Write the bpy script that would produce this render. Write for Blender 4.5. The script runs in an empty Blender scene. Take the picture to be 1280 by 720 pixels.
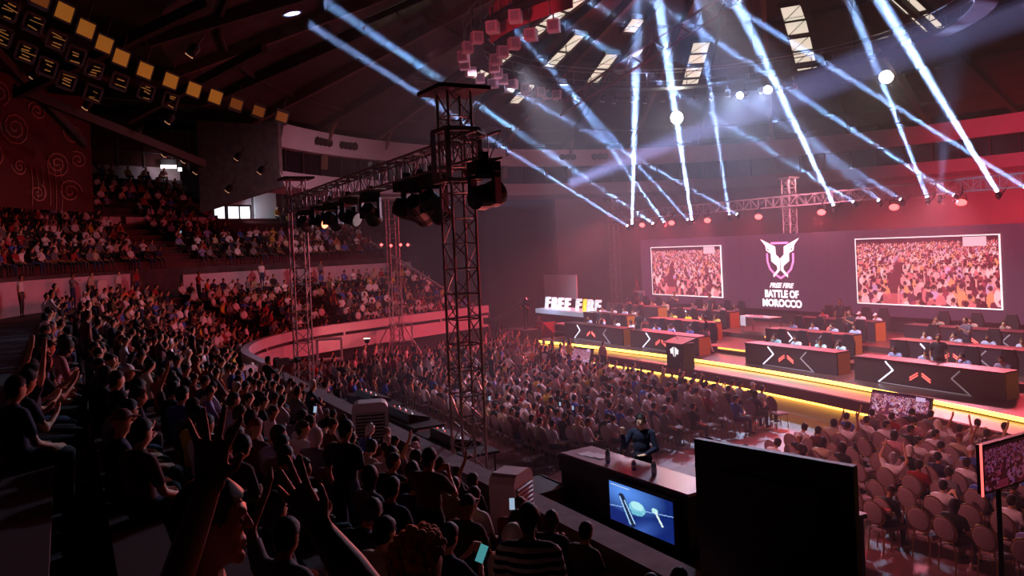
import bpy, bmesh, math, random
import numpy as np
from mathutils import Vector, Matrix, Euler
random.seed(11); rng = np.random.default_rng(5)
S = bpy.context.scene; COL = S.collection
PI = math.pi; R = math.radians
# ---------------------------------------------------------------- camera
# world axes: x = towards the stage, y = along the stage to the far left end, z up; floor at z = 0
EYE = 6.4; YAW = R(29.3); ROLL = R(2.5)
RIGHT = Vector((math.cos(YAW), -math.sin(YAW), 0)); FWD = Vector((math.sin(YAW), math.cos(YAW), 0)); UP = Vector((0, 0, 1))
cam_x = RIGHT*math.cos(ROLL) - UP*math.sin(ROLL); cam_y = RIGHT*math.sin(ROLL) + UP*math.cos(ROLL)
camera = bpy.data.objects.new('camera', bpy.data.cameras.new('camera')); COL.objects.link(camera); S.camera = camera
mw = Matrix((cam_x, cam_y, -FWD)).transposed().to_4x4(); mw.translation = (0, 0, EYE); camera.matrix_world = mw
camera.data.lens = 28.125; camera.data.shift_y = -52/1280; camera.data.clip_end = 300; camera.data.clip_start = .05
# ---------------------------------------------------------------- world, exposure
W = bpy.data.worlds.new('world'); S.world = W; W.use_nodes = True
W.node_tree.nodes['Background'].inputs[0].default_value = (.05, .022, .03, 1); W.node_tree.nodes['Background'].inputs[1].default_value = .035
S.view_settings.view_transform = 'Standard'; S.view_settings.look = 'None'; S.view_settings.gamma = 1; S.view_settings.exposure = 0
S.cycles.max_bounces = 4; S.cycles.diffuse_bounces = 2; S.cycles.glossy_bounces = 2; S.cycles.volume_bounces = 0; S.cycles.sample_clamp_indirect = 3

def at(px, py, Y):                                       # the point at depth Y in front of the eye, seen in the photo at px, py
    d = px-640; e = 308-py; u = (d*math.cos(ROLL)+e*math.sin(ROLL))/1000; v = (-d*math.sin(ROLL)+e*math.cos(ROLL))/1000
    return Vector((0,0,EYE))+FWD*Y+RIGHT*(u*Y)+UP*(v*Y)
def spot(name, loc, target, energy, color, size, blend=.4, soft=.08, parent=None):
    L = bpy.data.lights.new(name, 'SPOT'); L.energy = energy; L.color = color; L.spot_size = R(size); L.spot_blend = blend; L.shadow_soft_size = soft
    o = bpy.data.objects.new(name, L); COL.objects.link(o); loc = Vector(loc)
    q = (Vector(target)-loc).to_track_quat('-Z', 'Y')
    if parent: o.parent = parent; o.matrix_parent_inverse = Matrix.Translation(parent.location).inverted() if parent.rotation_euler.to_quaternion().angle == 0 else (Matrix.Translation(parent.location) @ parent.rotation_euler.to_matrix().to_4x4()).inverted()
    o.location = loc; o.rotation_euler = q.to_euler(); return o
def area(name, loc, target, energy, color, sx, sy):
    L = bpy.data.lights.new(name, 'AREA'); L.energy = energy; L.color = color; L.shape = 'RECTANGLE'; L.size = sx; L.size_y = sy
    o = bpy.data.objects.new(name, L); COL.objects.link(o); o.location = loc; o.rotation_euler = (Vector(target)-Vector(loc)).to_track_quat('-Z', 'Y').to_euler(); return o
# front wash on the stage from unseen lamps overhead, added fill floods above the floor
for y, ty in ((20, 19.5), (32, 33.5)):
    spot('stage_wash', (18.6, y, 15.0), (28, ty, 1.6), 20000, (.84, .82, 1), 46, .7, .3)
spot('audience_wash', (31.5, 32, 8.2), (18.5, 28, 0), 5500, (1, .26, .40), 48, .8, .4)
spot('audience_wash', (31.5, 20, 8.2), (18.5, 13, 0), 11000, (1, .26, .36), 50, .8, .4)
spot('audience_wash', (31.5, 42, 8.2), (18, 39, 0), 12000, (1, .14, .20), 40, .8, .4)
spot('house_fill', (22, 28, 15), (18, 22, 0), 1500, (1, .60, .80), 66, .9, .6)
spot('stand_fill', (18, 34, 14.6), (12, 53, 5.5), 2300, (1, .66, .78), 62, .9, .6)
spot('stand_fill', (14, 28, 14.0), (-1.5, 41.5, 6), 1800, (1, .52, .62), 46, .9, .6)  # narrow fill added for the left walkway wall, no fixture
spot('roof_wash', (34, 26, 9), (33, 44, 18), 4200, (1, .34, .36), 80, .9, .4)
spot('roof_wash', (30, 30, 9), at(800, 60, 44), 6000, (1, .03, .08), 22, .9, .4)
spot('back_wall_wash', (37, 30, 6.5), (55, 28, 7), 10000, (1, .03, .08), 80, .9, .4)
spot('back_wall_wash', (38, 17, 7), (54, 22, 7), 9000, (1, .04, .10), 80, .9, .4)
spot('crowd_back_wash', (7.8, 14.9, 7.2), (17, 11.5, 0), 2100, (1, .30, .32), 62, .9, .2)
spot('crowd_back_wash', (7.8, 22.5, 7.2), (15.5, 26, 0), 650, (1, .50, .66), 75, .9, .2)
spot('caster_key', (7.9, 12.0, 7.0), (9.2, 11.7, 3.0), 800, (.85, .88, 1), 20, .6, .1)  # added key for the caster's face, hung free of any fixture
spot('near_red_rim', (6.4, 12.6, 7.4), at(320, 610, 2.0), 4200, (1, .12, .07), 11, .9, .1)  # added rim light for the raised hands, no fixture modelled
spot('truss_fill', (30.5, 28, 7.6), (34.3, 30, 8.3), 1500, (1, .30, .42), 160, .9, .2)  # added in mid-air to brighten the stage truss

# ---------------------------------------------------------------- helpers
def lin(h):
    c = [int(h[i:i+2], 16)/255 for i in (0, 2, 4)]
    return tuple((x/12.92 if x <= .04045 else ((x+.055)/1.055)**2.4) for x in c)
def mat(name, h, rough=.7, metal=0, emit=None, es=0, noise=0, scale=8):
    m = bpy.data.materials.new(name); m.use_nodes = True; nt = m.node_tree; b = nt.nodes['Principled BSDF']
    c = lin(h) if isinstance(h, str) else h
    b.inputs['Base Color'].default_value = (*c, 1); b.inputs['Roughness'].default_value = rough; b.inputs['Metallic'].default_value = metal
    if emit:
        b.inputs['Emission Color'].default_value = (*(lin(emit) if isinstance(emit, str) else emit), 1); b.inputs['Emission Strength'].default_value = es
        m.cycles.emission_sampling = 'FRONT' if name == 'yellow_led_strip' else 'NONE'
    if noise:
        tc = nt.nodes.new('ShaderNodeTexCoord'); n = nt.nodes.new('ShaderNodeTexNoise'); n.inputs['Scale'].default_value = scale; n.inputs['Detail'].default_value = 3
        r = nt.nodes.new('ShaderNodeValToRGB'); r.color_ramp.elements[0].color = (*[x*(1-noise) for x in c], 1); r.color_ramp.elements[1].color = (*[min(1, x*(1+noise)) for x in c], 1)
        r.color_ramp.elements[0].position = .3; r.color_ramp.elements[1].position = .7
        nt.links.new(tc.outputs['Object'], n.inputs['Vector']); nt.links.new(n.outputs['Fac'], r.inputs['Fac']); nt.links.new(r.outputs['Color'], b.inputs['Base Color'])
    return m
def objcol(name, rough=.8):                                # colour comes from the object's own colour
    m = mat(name, '808080', rough); nt = m.node_tree; oi = nt.nodes.new('ShaderNodeObjectInfo')
    nt.links.new(oi.outputs['Color'], nt.nodes['Principled BSDF'].inputs['Base Color']); return m
def attrcol(name, rough=.8, emit=0):
    m = mat(name, '000000' if emit else '808080', rough); nt = m.node_tree; a = nt.nodes.new('ShaderNodeAttribute'); a.attribute_name = 'Col'
    b = nt.nodes['Principled BSDF']
    nt.links.new(a.outputs['Color'], b.inputs['Emission Color' if emit else 'Base Color'])
    if emit: b.inputs['Emission Strength'].default_value = emit; m.cycles.emission_sampling = 'NONE'
    return m
M = dict(
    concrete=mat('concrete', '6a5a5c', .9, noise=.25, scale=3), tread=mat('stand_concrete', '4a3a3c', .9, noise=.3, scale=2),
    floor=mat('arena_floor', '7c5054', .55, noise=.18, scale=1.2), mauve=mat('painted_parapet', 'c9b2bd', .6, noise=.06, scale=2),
    white=mat('white_paint', 'd8d0d4', .6), black=mat('black_paint', '0b0a0c', .6), drape=mat('black_drape', '1a1218', .95, noise=.3, scale=2),
    deck=mat('stage_deck', '4a3530', .35, noise=.15, scale=2), riserred=mat('red_riser', '5a1520', .6), pale=mat('pale_riser_panel', 'd8c8b8', .5),
    steel=mat('truss_steel', '8a8284', .42, .7), dsteel=mat('dark_steel', '3a3234', .5, .6), wood=mat('roof_timber', '5c3d30', .85, noise=.3, scale=1.5), roof=mat('roof_boards', '38231f', .9, noise=.3, scale=.8),
    rib=mat('roof_rib', '33201b', .85, noise=.2), brick=mat('red_panel', '54282a', .9, noise=.2, scale=3), glassd=mat('dark_glass', '15131a', .15),
    fascia=mat('fascia_grey', 'a89aa6', .7, noise=.06, scale=.6), backwall=mat('back_wall', '9a8a90', .85, noise=.08, scale=.5),
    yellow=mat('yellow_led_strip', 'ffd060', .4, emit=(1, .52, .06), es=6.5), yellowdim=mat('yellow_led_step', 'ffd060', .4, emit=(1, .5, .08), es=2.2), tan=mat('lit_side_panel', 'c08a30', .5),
    desk=mat('desk_panel', '2b2228', .45, noise=.1), desktop=mat('desk_top', '1d181d', .4), redled=mat('red_led', 'ff6050', .4, emit=(1, .13, .12), es=1.7), whiteled=mat('white_led', 'ffffff', .4, emit=(.8, .8, 1), es=1.2),
    dimled=mat('dim_led', '8a8088', .4, emit=(.5, .45, .5), es=.25), parred=mat('red_par_lens', 'ff3030', .3, emit=(1, .09, .09), es=4.5), beamlens=mat('beam_lens', 'ffffff', .3, emit=(.62, .75, 1), es=14),
    flood=mat('flood_lens', 'ffffff', .3, emit=(1, .95, .8), es=16), skylight=mat('skylight_pane', 'e8e0d0', .4, emit=(.95, .86, .68), es=.85, noise=0), daylight=mat('daylight_glass', 'ffffff', .3, emit=(.85, .93, 1), es=1.6),
    skin=objcol('skin', .65), cloth=objcol('cloth', .9), hair=objcol('hair', .7), plastic=mat('cooler_plastic', 'cfc2c4', .5), slot=mat('cooler_grille', '3c3236', .7),
    led=mat('led_wall', '100a0e', .5, emit=(.085, .024, .055), es=1), ledwhite=mat('led_white', 'ffffff', .5, emit=(1, .95, 1), es=1.1), ledpink=mat('led_pink', 'ff80d0', .5, emit=(1, .35, .75), es=1.0),
    chairfab=mat('chair_upholstery', '8c7276', .85, noise=.12, scale=25), gold=mat('chair_gold_metal', 'a8804a', .35, .8), screenimg=attrcol('screen_picture', .3, 1.0), crowdm=attrcol('crowd_cloth', .85),
    red=mat('red_fabric', 'a01018', .85), blueglass=mat('bottle_plastic', '9fc4d8', .15), paper=mat('paper', 'e8e4e8', .7), banner=None, cyanwall=mat('vomitory_wall', 'bfe4ee', .7),
    boxpink=mat('speaker_box_shell', 'd8b8c0', .6), amber=mat('amber_lit_face', 'd08020', .5, emit=(1, .42, .04), es=.13), amber2=mat('amber_lit_face_dim', '7a4010', .5, emit=(1, .30, .03), es=.07), eye=mat('eye', '0a0808', .85),
    seatred=mat('stadium_seat', '4e1e20', .8), amberslat=mat('amber_lit_slat', 'c8a060', .4, emit=(1, .5, .10), es=.10),
)
M['lit_tsteel_'] = mat('red_lit_girder_steel', '6a3030', .7, .1)  # red light on the girder partly put into the steel colour
class MB:
    def __init__(s): s.v = []; s.f = []; s.m = []
    def add(s, v, f, mi=0):
        o = len(s.v); s.v += [tuple(p) for p in v]; s.f += [tuple(i+o for i in q) for q in f]; s.m += [mi]*len(f); return s
    def box(s, lo, hi, mi=0):
        x0, y0, z0 = lo; x1, y1, z1 = hi
        return s.add([(x0,y0,z0),(x1,y0,z0),(x1,y1,z0),(x0,y1,z0),(x0,y0,z1),(x1,y0,z1),(x1,y1,z1),(x0,y1,z1)],
                     [(0,3,2,1),(4,5,6,7),(0,1,5,4),(1,2,6,5),(2,3,7,6),(3,0,4,7)], mi)
    def obox(s, c, ux, uy, uz, hx, hy, hz, mi=0):
        c = Vector(c); ux, uy, uz = Vector(ux), Vector(uy), Vector(uz)
        v = [c+ux*hx*a+uy*hy*b+uz*hz*d for d in (-1, 1) for a, b in ((-1,-1),(1,-1),(1,1),(-1,1))]
        return s.add(v, [(0,3,2,1),(4,5,6,7),(0,1,5,4),(1,2,6,5),(2,3,7,6),(3,0,4,7)], mi)
    def bar(s, p, q, w, h=None, mi=0):
        p, q = Vector(p), Vector(q); d = (q-p); L = d.length
        if L < 1e-6: return s
        d /= L; a = Vector((0,0,1)) if abs(d.z) < .95 else Vector((1,0,0)); u = d.cross(a).normalized(); v = u.cross(d)
        return s.obox((p+q)/2, u, v, d, w/2, (h or w)/2, L/2, mi)
    def tube(s, p, q, r, n=6, r2=None, mi=0, caps=True):
        p, q = Vector(p), Vector(q); d = (q-p)
        if d.length < 1e-6: return s
        d.normalize(); a = Vector((0,0,1)) if abs(d.z) < .95 else Vector((1,0,0)); u = d.cross(a).normalized(); v = u.cross(d); r2 = r if r2 is None else r2
        vs = [p+(u*math.cos(2*PI*i/n)+v*math.sin(2*PI*i/n))*r for i in range(n)]+[q+(u*math.cos(2*PI*i/n)+v*math.sin(2*PI*i/n))*r2 for i in range(n)]
        fs = [(i, (i+1) % n, n+(i+1) % n, n+i) for i in range(n)]
        if caps: fs += [tuple(range(n-1, -1, -1)), tuple(range(n, 2*n))]
        return s.add(vs, fs, mi)
    def lathe(s, c, prof, n=16, axis='z', mi=0):          # prof: (r, h)
        c = Vector(c); vs = []
        for r, h in prof:
            for i in range(n):
                a = 2*PI*i/n; x, y = r*math.cos(a), r*math.sin(a)
                vs.append(c+(Vector((x, y, h)) if axis == 'z' else Vector((h, x, y)) if axis == 'x' else Vector((y, h, x))))
        fs = [(j*n+i, j*n+(i+1) % n, (j+1)*n+(i+1) % n, (j+1)*n+i) for j in range(len(prof)-1) for i in range(n)]
        fs += [tuple(range(n-1, -1, -1)), tuple(range((len(prof)-1)*n, len(prof)*n))]
        return s.add(vs, fs, mi)
    def poly(s, pts, thick, mi=0):                       # pts: 3D outline (planar); thick: extrusion vector
        n = len(pts); t = Vector(thick); vs = [Vector(p) for p in pts]+[Vector(p)+t for p in pts]
        return s.add(vs, [tuple(range(n-1, -1, -1)), tuple(range(n, 2*n))]+[(i, (i+1) % n, n+(i+1) % n, n+i) for i in range(n)], mi)
    def mesh(s, name, mats, smooth=False):
        me = bpy.data.meshes.new(name); me.from_pydata(s.v, [], s.f)
        for m in (mats if isinstance(mats, (list, tuple)) else [mats]): me.materials.append(m)
        if any(s.m): me.polygons.foreach_set('material_index', s.m)
        if smooth: me.polygons.foreach_set('use_smooth', [True]*len(me.polygons))
        bm = bmesh.new(); bm.from_mesh(me); bmesh.ops.recalc_face_normals(bm, faces=bm.faces); bm.to_mesh(me); bm.free()
        return me
    def build(s, name, mats, parent=None, smooth=False, loc=None):
        return link(name, s.mesh(name, mats, smooth), parent, loc)
def link(name, data, parent=None, loc=None, rz=0):
    o = bpy.data.objects.new(name, data); COL.objects.link(o)
    if parent: o.parent = parent
    if loc is not None: o.location = loc
    if rz: o.rotation_euler = (0, 0, rz)
    return o
def thing(name, label, cat, loc=(0,0,0), rz=0, group=None):
    return tag(link(name, None, None, loc, rz), label, cat, group)
def tag(o, label, cat, group=None, kind=None):
    if label: o['label'] = label
    if cat: o['category'] = cat
    if group: o['group'] = group
    if kind: o['kind'] = kind
    return o
def struct(o): o['kind'] = 'structure'; return o
def stuff(o): o['kind'] = 'stuff'; return o
def grab(o):                                             # evaluated copy of a temporary object's mesh
    dg = bpy.context.evaluated_depsgraph_get(); dg.update()
    me = bpy.data.meshes.new_from_object(o.evaluated_get(dg)); return me
def text_mesh(body, size, extrude=.01, shear=0, offset=0, spacing=1, m=None, align='CENTER'):
    c = bpy.data.curves.new('lettering', 'FONT'); c.body = body; c.size = size; c.extrude = extrude; c.shear = shear; c.offset = offset; c.space_character = spacing; c.align_x = align; c.resolution_u = 3
    o = bpy.data.objects.new('lettering', c); COL.objects.link(o); me = grab(o); bpy.data.objects.remove(o)
    if m: me.materials.clear(); me.materials.append(m)
    return me
ORD = 'first second third fourth fifth sixth seventh eighth ninth tenth eleventh twelfth thirteenth fourteenth fifteenth sixteenth seventeenth eighteenth nineteenth twentieth'.split()
def nth(i):
    if i < 20: return ORD[i]
    t = ['twenty', 'thirty', 'forty', 'fifty'][(i+1)//10-2]; k = (i+1) % 10
    return t+'-'+ORD[k-1] if k else {'twenty': 'twentieth', 'thirty': 'thirtieth', 'forty': 'fortieth', 'fifty': 'fiftieth'}[t]
def proj(p):
    Y = FWD.dot(p); X = RIGHT.dot(p)
    if Y < .2: return (-9999, -9999, Y)
    u = 1000*X/Y; v = 1000*(p[2]-EYE)/Y
    return (640+u*math.cos(ROLL)-v*math.sin(ROLL), 308-u*math.sin(ROLL)-v*math.cos(ROLL), Y)
def face(fx, fy): return math.atan2(-fx, fy)

# ================================================================ the seating bowl
AC = Vector((16.5, 31, 0)); AR = 10.5; L3 = Vector((.94, .342, 0)).normalized()
def bowl(t, u):                                          # t: metres along the front parapet (0 at y=-2), u: metres back from it
    if t < 33: return Vector((6-u, -2+t, 0)), Vector((-1, 0, 0))
    al = AR*R(70)
    if t < 33+al:
        an = PI-(t-33)/AR; n = Vector((math.cos(an), math.sin(an), 0)); return AC+n*(AR+u), n
    an = R(110); n = Vector((math.cos(an), math.sin(an), 0)); return AC+n*(AR+u)+L3*(t-33-al), n
T_END = 33+AR*R(70)+10.8
def samples(t0, t1):
    ts = [t0]+[x for x in (5, 15, 25, 33)+tuple(33+AR*R(5)*k for k in range(1, 15))+(48, 52) if t0 < x < t1]+[t1]; return ts
def sweep(mb, prof, t0, t1, mi=0, close=True):
    ts = samples(t0, t1); n = len(prof); vs = []
    for t in ts:
        for u, z in prof:
            p, _ = bowl(t, u); vs.append((p.x, p.y, z))
    m = n if close else n-1
    fs = [(i*n+j, i*n+(j+1) % n, (i+1)*n+(j+1) % n, (i+1)*n+j) for i in range(len(ts)-1) for j in range(m)]
    if close: fs += [tuple(range(n)), tuple((len(ts)-1)*n+j for j in range(n-1, -1, -1))]
    return mb.add(vs, fs, mi)
floor_bm = MB().box((-14, -12, -.3), (58, 62, 0)); struct(floor_bm.build('floor', M['floor']))
# lower stand: stepped rows
def zlow(k): return 1.75+.336*k
prof = [(0.25, 0), (0.25, zlow(0))]
for k in range(8): prof += [(.3+.8*k+.8, zlow(k)), (.3+.8*k+.8, zlow(k+1))]
prof += [(9.4, zlow(8)), (9.4, 0)]
struct(sweep(MB(), prof, 0, T_END).build('floor_lower_stand', M['tread']))
# upper stand
def zup(k): return 6.0+.38*k
prof = [(9.3, 0), (9.3, 5.9), (9.42, 5.9), (9.42, zup(0))]
for k in range(7): prof += [(9.5+.8*k+.8, zup(k)), (9.5+.8*k+.8, zup(k+1))]
prof += [(16.0, zup(7)), (16.0, 0)]
struct(sweep(MB(), prof, 10, T_END+3).build('floor_upper_stand', M['tread']))
wt = sweep(MB(), [(9.15, 4.44), (9.15, 5.85), (9.28, 5.85), (9.28, 4.44)], 10, 41.5); o = struct(wt.build('wall_walkway_left', M['mauve']))
wt = sweep(MB(), [(9.15, 4.44), (9.15, 5.62), (9.28, 5.62), (9.28, 4.44)], 43.4, T_END+2); o = struct(wt.build('wall_walkway_far', M['mauve']))
# parapet at the foot of the lower stand: near part dark, far part pale with a long slot
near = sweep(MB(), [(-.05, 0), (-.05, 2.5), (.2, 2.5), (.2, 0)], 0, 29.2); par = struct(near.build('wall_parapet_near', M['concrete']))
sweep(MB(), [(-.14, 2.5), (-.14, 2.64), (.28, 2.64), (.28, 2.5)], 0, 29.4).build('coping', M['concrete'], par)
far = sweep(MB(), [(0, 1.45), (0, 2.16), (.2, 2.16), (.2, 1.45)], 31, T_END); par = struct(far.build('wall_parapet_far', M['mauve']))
sweep(MB(), [(-.1, 2.34), (-.1, 2.78), (.2, 2.78), (.2, 2.34)], 30.2, T_END).build('top_band', M['mauve'], par)
sweep(MB(), [(.1, 2.1), (.1, 2.4), (.2, 2.4), (.2, 2.1)], 31, T_END).build('slot_back', M['black'], par)
sweep(MB(), [(.35, 0), (.35, 1.5), (.2, 1.5), (.2, 0)], 35.2, T_END).build('lower_wall', M['drape'], par)
for i, t in enumerate((33.6, 36.4, 39.2, 42, 45.5, 49, 52.5)):
    p, n = bowl(t, -.02); MB().obox((p.x, p.y, 2.25), n, (-n.y, n.x, 0), UP, .04, .06, .1).build('slot_post', M['mauve'], par)
# lit doorway under the near corner of the far parapet
p0, n0 = bowl(31.2, .1); p1, n1 = bowl(35.2, .1)
door = struct(MB().poly([(p0.x, p0.y, 0), (p1.x, p1.y, 0), (p1.x, p1.y, 1.46), (p0.x, p0.y, 1.46)], n0*.1).build('door_1', M['cyanwall']))  # cyan doorway light also put into the white wall's colour
pd, nd = bowl(33.2, -1.6); spot('doorway_lamp', (pd.x, pd.y, 1.2), bowl(33.2, 0)[0]+Vector((0, 0, .8)), 130, (.50, .86, 1), 100, .5, .2)
# end wall of the stand and the dark wall behind the stage's left end
pe, ne = bowl(T_END, 0); pb, _ = bowl(T_END, 16)
struct(MB().poly([(pe.x, pe.y, 0), (pb.x, pb.y, 0), (pb.x, pb.y, 9.2), ((pe*.45+pb*.55).x, (pe*.45+pb*.55).y, 5.7), (pe.x, pe.y, 2.3)], L3*.2).build('wall_stand_end', M['brick']))
dr = struct(MB().box((26, 55.5, 0), (46, 55.8, 10.4)).build('wall_far', M['drape']))
dr = struct(MB().box((25.6, 49.6, 0), (25.8, 55.6, 9.8)).build('wall_drape', M['drape']))
# balcony at the left above the upper stand, back walls, lit doors
pr = [(15.0, 8.4), (15.0, 9.1), (15.15, 9.1), (15.15, 9.3)]
for k in range(6): pr += [(15.3+.75*k+.7, 9.3+.45*k), (15.3+.75*k+.7, 9.75+.45*k)]
pr += [(20, 12.0), (20, 8.4)]
struct(sweep(MB(), pr, 41.2, 47.2).build('floor_balcony', M['tread']))
for a, b in ((40.3, 41.7), (42.6, 43.6), (43.75, 44.6), (45.2, 46.8)):
    struct(sweep(MB(), [(14.8, 8.55), (14.8, 9.15), (14.95, 9.15), (14.95, 8.55)], a, b).build('wall_balcony_front', M['mauve']))
bw = struct(sweep(MB(), [(20.2, 12.9), (20.2, 18), (20.4, 18), (20.4, 12.9)], 34, 54).build('wall_left', M['brick']))
for t in [34.3+k*.62 for k in range(32)]:
    p, n = bowl(t, 20.12); MB().obox((p.x, p.y, 15.4), n, (-n.y, n.x, 0), UP, .05, .045, 2.6).build('batten', M['concrete'], bw)
for z in (13.8, 15, 16.2):
    sweep(MB(), [(20.1, z), (20.1, z+.08), (20.2, z+.08), (20.2, z)], 34, 54).build('rail', M['concrete'], bw)
bx = struct(sweep(MB(), [(20.2, 11.8), (20.2, 12.9), (20.4, 12.9), (20.4, 11.8)], 44.4, 47.3).build('wall_press_box', M['mauve']))
gw = struct(sweep(MB(), [(16.2, 8.0), (16.2, 12.6), (16.4, 12.6), (16.4, 8.0)], 47.2, 53).build('wall_grey', M['concrete']))
sweep(MB(), [(16.12, 10.1), (16.12, 10.75), (16.2, 10.75), (16.2, 10.1)], 47.2, 50.3).build('lintel', M['mauve'], gw)
dd = struct(sweep(MB(), [(16.1, 8.1), (16.1, 10.05), (16.18, 10.05), (16.18, 8.1)], 47.4, 50.2).build('door_2', M['black']))
for a, b in ((47.5, 48.2), (48.5, 49.25), (49.4, 50.1)):
    sweep(MB(), [(16.05, 8.25), (16.05, 9.95), (16.09, 9.95), (16.09, 8.25)], a, b).build('glass_pane', M['daylight'], dd)
    sweep(MB(), [(16.02, 8.9), (16.02, 8.98), (16.05, 8.98), (16.05, 8.9)], a, b).build('push_bar', M['black'], dd)
sw = struct(sweep(MB(), [(16.0, 8.1), (16.0, 11.2), (16.15, 11.2), (16.15, 8.1)], 50.5, 52.2).build('wall_white_return', M['white']))
p, n = bowl(49, 15); spot('daylight_spill', (p.x, p.y, 9.4), bowl(51.5, 16.1)[0]+Vector((0, 0, 9.5)), 160, (.75, .85, 1), 100, .9, .3)
# long patterned banner hung in front of the left end of the upper stand
def bp(t, u, z): p, _ = bowl(t, u); return (p.x, p.y, z)
bn = thing('banner', 'large dark red banner with pale swirling ornament hung at the far left', 'banner', bp(39.5, 10.5, 9.1)); B0 = bn.location
tt = [36.6+.5*k for k in range(10)]; mb = MB(); mb.add([Vector(bp(t, u, z))-B0 for t in tt for u, z in ((10.5, 9.05), (10.5, 14.9), (10.56, 14.9), (10.56, 9.05))], [(4*i+j, 4*i+(j+1) % 4, 4*i+4+(j+1) % 4, 4*i+4+j) for i in range(9) for j in range(4)]); mb.build('cloth', mat('banner_cloth', '4a1012', .9), bn)
MB().bar(Vector(bp(36.6, 10.5, 14.95))-B0, Vector(bp(41.1, 10.5, 14.95))-B0, .08).build('rod', M['black'], bn)
om = mat('banner_ornament', 'c88478', .9)
def swirl(pts, w=.07):
    mb = MB()
    for (t0, z0), (t1, z1) in zip(pts, pts[1:]): mb.bar(Vector(bp(t0, 10.46, z0))-B0, Vector(bp(t1, 10.46, z1))-B0, w, .03)
    mb.build('ornament', om, bn)
for (t, z, r0, tu, a0, sx) in ((40.3, 10.0, .75, 2.2, 0, 1), (39.2, 9.8, .55, 2, 2, -1), (39.9, 11.3, .8, 2.3, 4, 1), (40.6, 11.6, .55, 1.8, 1, -1), (38.5, 12.6, 1.0, 2.6, 3, 1), (39.3, 13.6, .6, 2, 0, -1), (38.0, 14.0, .7, 2, 5, 1), (40.5, 12.9, .7, 2, 2, 1), (37.7, 11.2, .7, 2, 1, -1), (38.6, 10.9, .5, 2, 3, 1)):
    swirl([(t+sx*.55*r0*(1-k/26)*math.cos(a0+k*tu*2*PI/24), z+r0*(1-k/26)*math.sin(a0+k*tu*2*PI/24)*.8) for k in range(24)])
for k in range(6): swirl([(39.0+.2*k+.05*math.sin(q*.9), 9.2+.5*q+.3*math.sin(k+q)) for q in range(5)], .05)
for i, (t, z) in enumerate(((46.2, 12.9), (47.0, 12.75))):
    p, n = bowl(t, 19.6); L_ = thing('press_box_lamp', ('wide' if i == 0 else 'small')+' white lamp glowing in the press box on the left', 'lamp', (p.x, p.y, z)); MB().box((-.5 if i == 0 else -.12, -.1, -.12), (.5 if i == 0 else .12, .1, .12)).build('lens', mat('lamp_white', 'ffffff', .4, emit=(1, .95, .9), es=1.6), L_); MB().box((-.5 if i == 0 else -.12, -.12, .12), (.5 if i == 0 else .12, .12, .5)).build('housing', M['black'], L_)
p, n = bowl(46, 18.5); spot('press_box_light', (p.x, p.y, 13.2), bowl(46, 20.2)[0]+Vector((0, 0, 12.2)), 45, (1, .8, .9), 140, .9, .3)
for (ta, ua, za), (tb, ub, zb), lab in (((56.3, 8.6, 6.2), (54.9, .9, 3.4), 'long pale stair handrail running down the far lower stand'), ((56.4, 15, 8.6), (56.4, 9.6, 6.7), 'short pale stair handrail on the far upper stand')):
    a, b = Vector(bp(ta, ua, za)), Vector(bp(tb, ub, zb)); h = thing('stair_rail', lab, 'handrail', b); MB().bar(a-b, (0, 0, 0), .09, .12).build('rail', M['white'], h)
    for k in range(5): q = (a-b)*(k/4); MB().bar(q, q-UP*.9, .05).build('post', M['dsteel'], h)

# ================================================================ ring fascia, dome roof
GC = Vector((29.5, 27, 0)); GR = 26.0
def ringp(an, r, z): return Vector((GC.x+r*math.cos(R(an)), GC.y+r*math.sin(R(an)), z))
def ringsweep(mb, prof, a0, a1, n=44, mi=0):
    m = len(prof); vs = [ringp(a0+(a1-a0)*i/n, r, z) for i in range(n+1) for r, z in prof]
    fs = [(i*m+j, i*m+(j+1) % m, (i+1)*m+(j+1) % m, (i+1)*m+j) for i in range(n) for j in range(m)]
    fs += [tuple(range(m)), tuple(n*m+j for j in range(m-1, -1, -1))]
    return mb.add(vs, fs, mi)
fas = struct(ringsweep(MB(), [(26.5, 10.1), (26.5, 13.6), (26.7, 13.6), (26.7, 10.1)], -40, 136).build('wall_fascia', M['glassd']))
ringsweep(MB(), [(25.9, 12.5), (25.6, 13.75), (27.5, 13.9), (27.5, 12.5)], -40, 136.5).build('upper_band', M['fascia'], fas)
ringsweep(MB(), [(25.6, 10.25), (25.9, 11.15), (27, 11.15), (27, 10.0)], -40, 137).build('lower_band', M['fascia'], fas)
vm = MB().box((-.06, -.06, 11.1), (.06, .06, 12.55)).mesh('window_post', M['black'])
for i, an in enumerate(range(-30, 136, 4)):
    link('window_post', vm, fas, ringp(an, 26.35, 0), R(an))
for k, an in enumerate([128.6, 127.7, 126.8, 125.9, 123.2, 122.3, 121.4, 120.5, 79.5, 78.5, 77.5, 73.5, 72.5, 71.5]):
    c = ringp(an, 25.72, 13.2); d = (c-GC); d.z = 0; d.normalize()
    MB().tube(c-d*.05, c+d*.1, .26, 12).build('round_vent', M['black'], fas)
p = ringp(136.5, 25.8, 0); q = ringp(139, 30, 0)
struct(MB().poly([(p.x, p.y, 10.2), (q.x, q.y, 9), (q.x, q.y, 14), (p.x, p.y, 13.8)], (-.2, -.1, 0)).build('wall_fascia_end', M['concrete']))
rear = struct(ringsweep(MB(), [(27.2, 0), (27.2, 12.6), (27.5, 12.6), (27.5, 0)], -40, 80).build('wall_back', M['backwall']))
DA = (29, 26.8)
def dz(r): return 14.2+9.0*(1-(max(r, 0)/26)**1.25) if r < 26 else 14.2+(r-26)*.13
def domep(an, r, up=0): return Vector((DA[0]+r*math.cos(R(an)), DA[1]+r*math.sin(R(an)), dz(r)+up))
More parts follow.
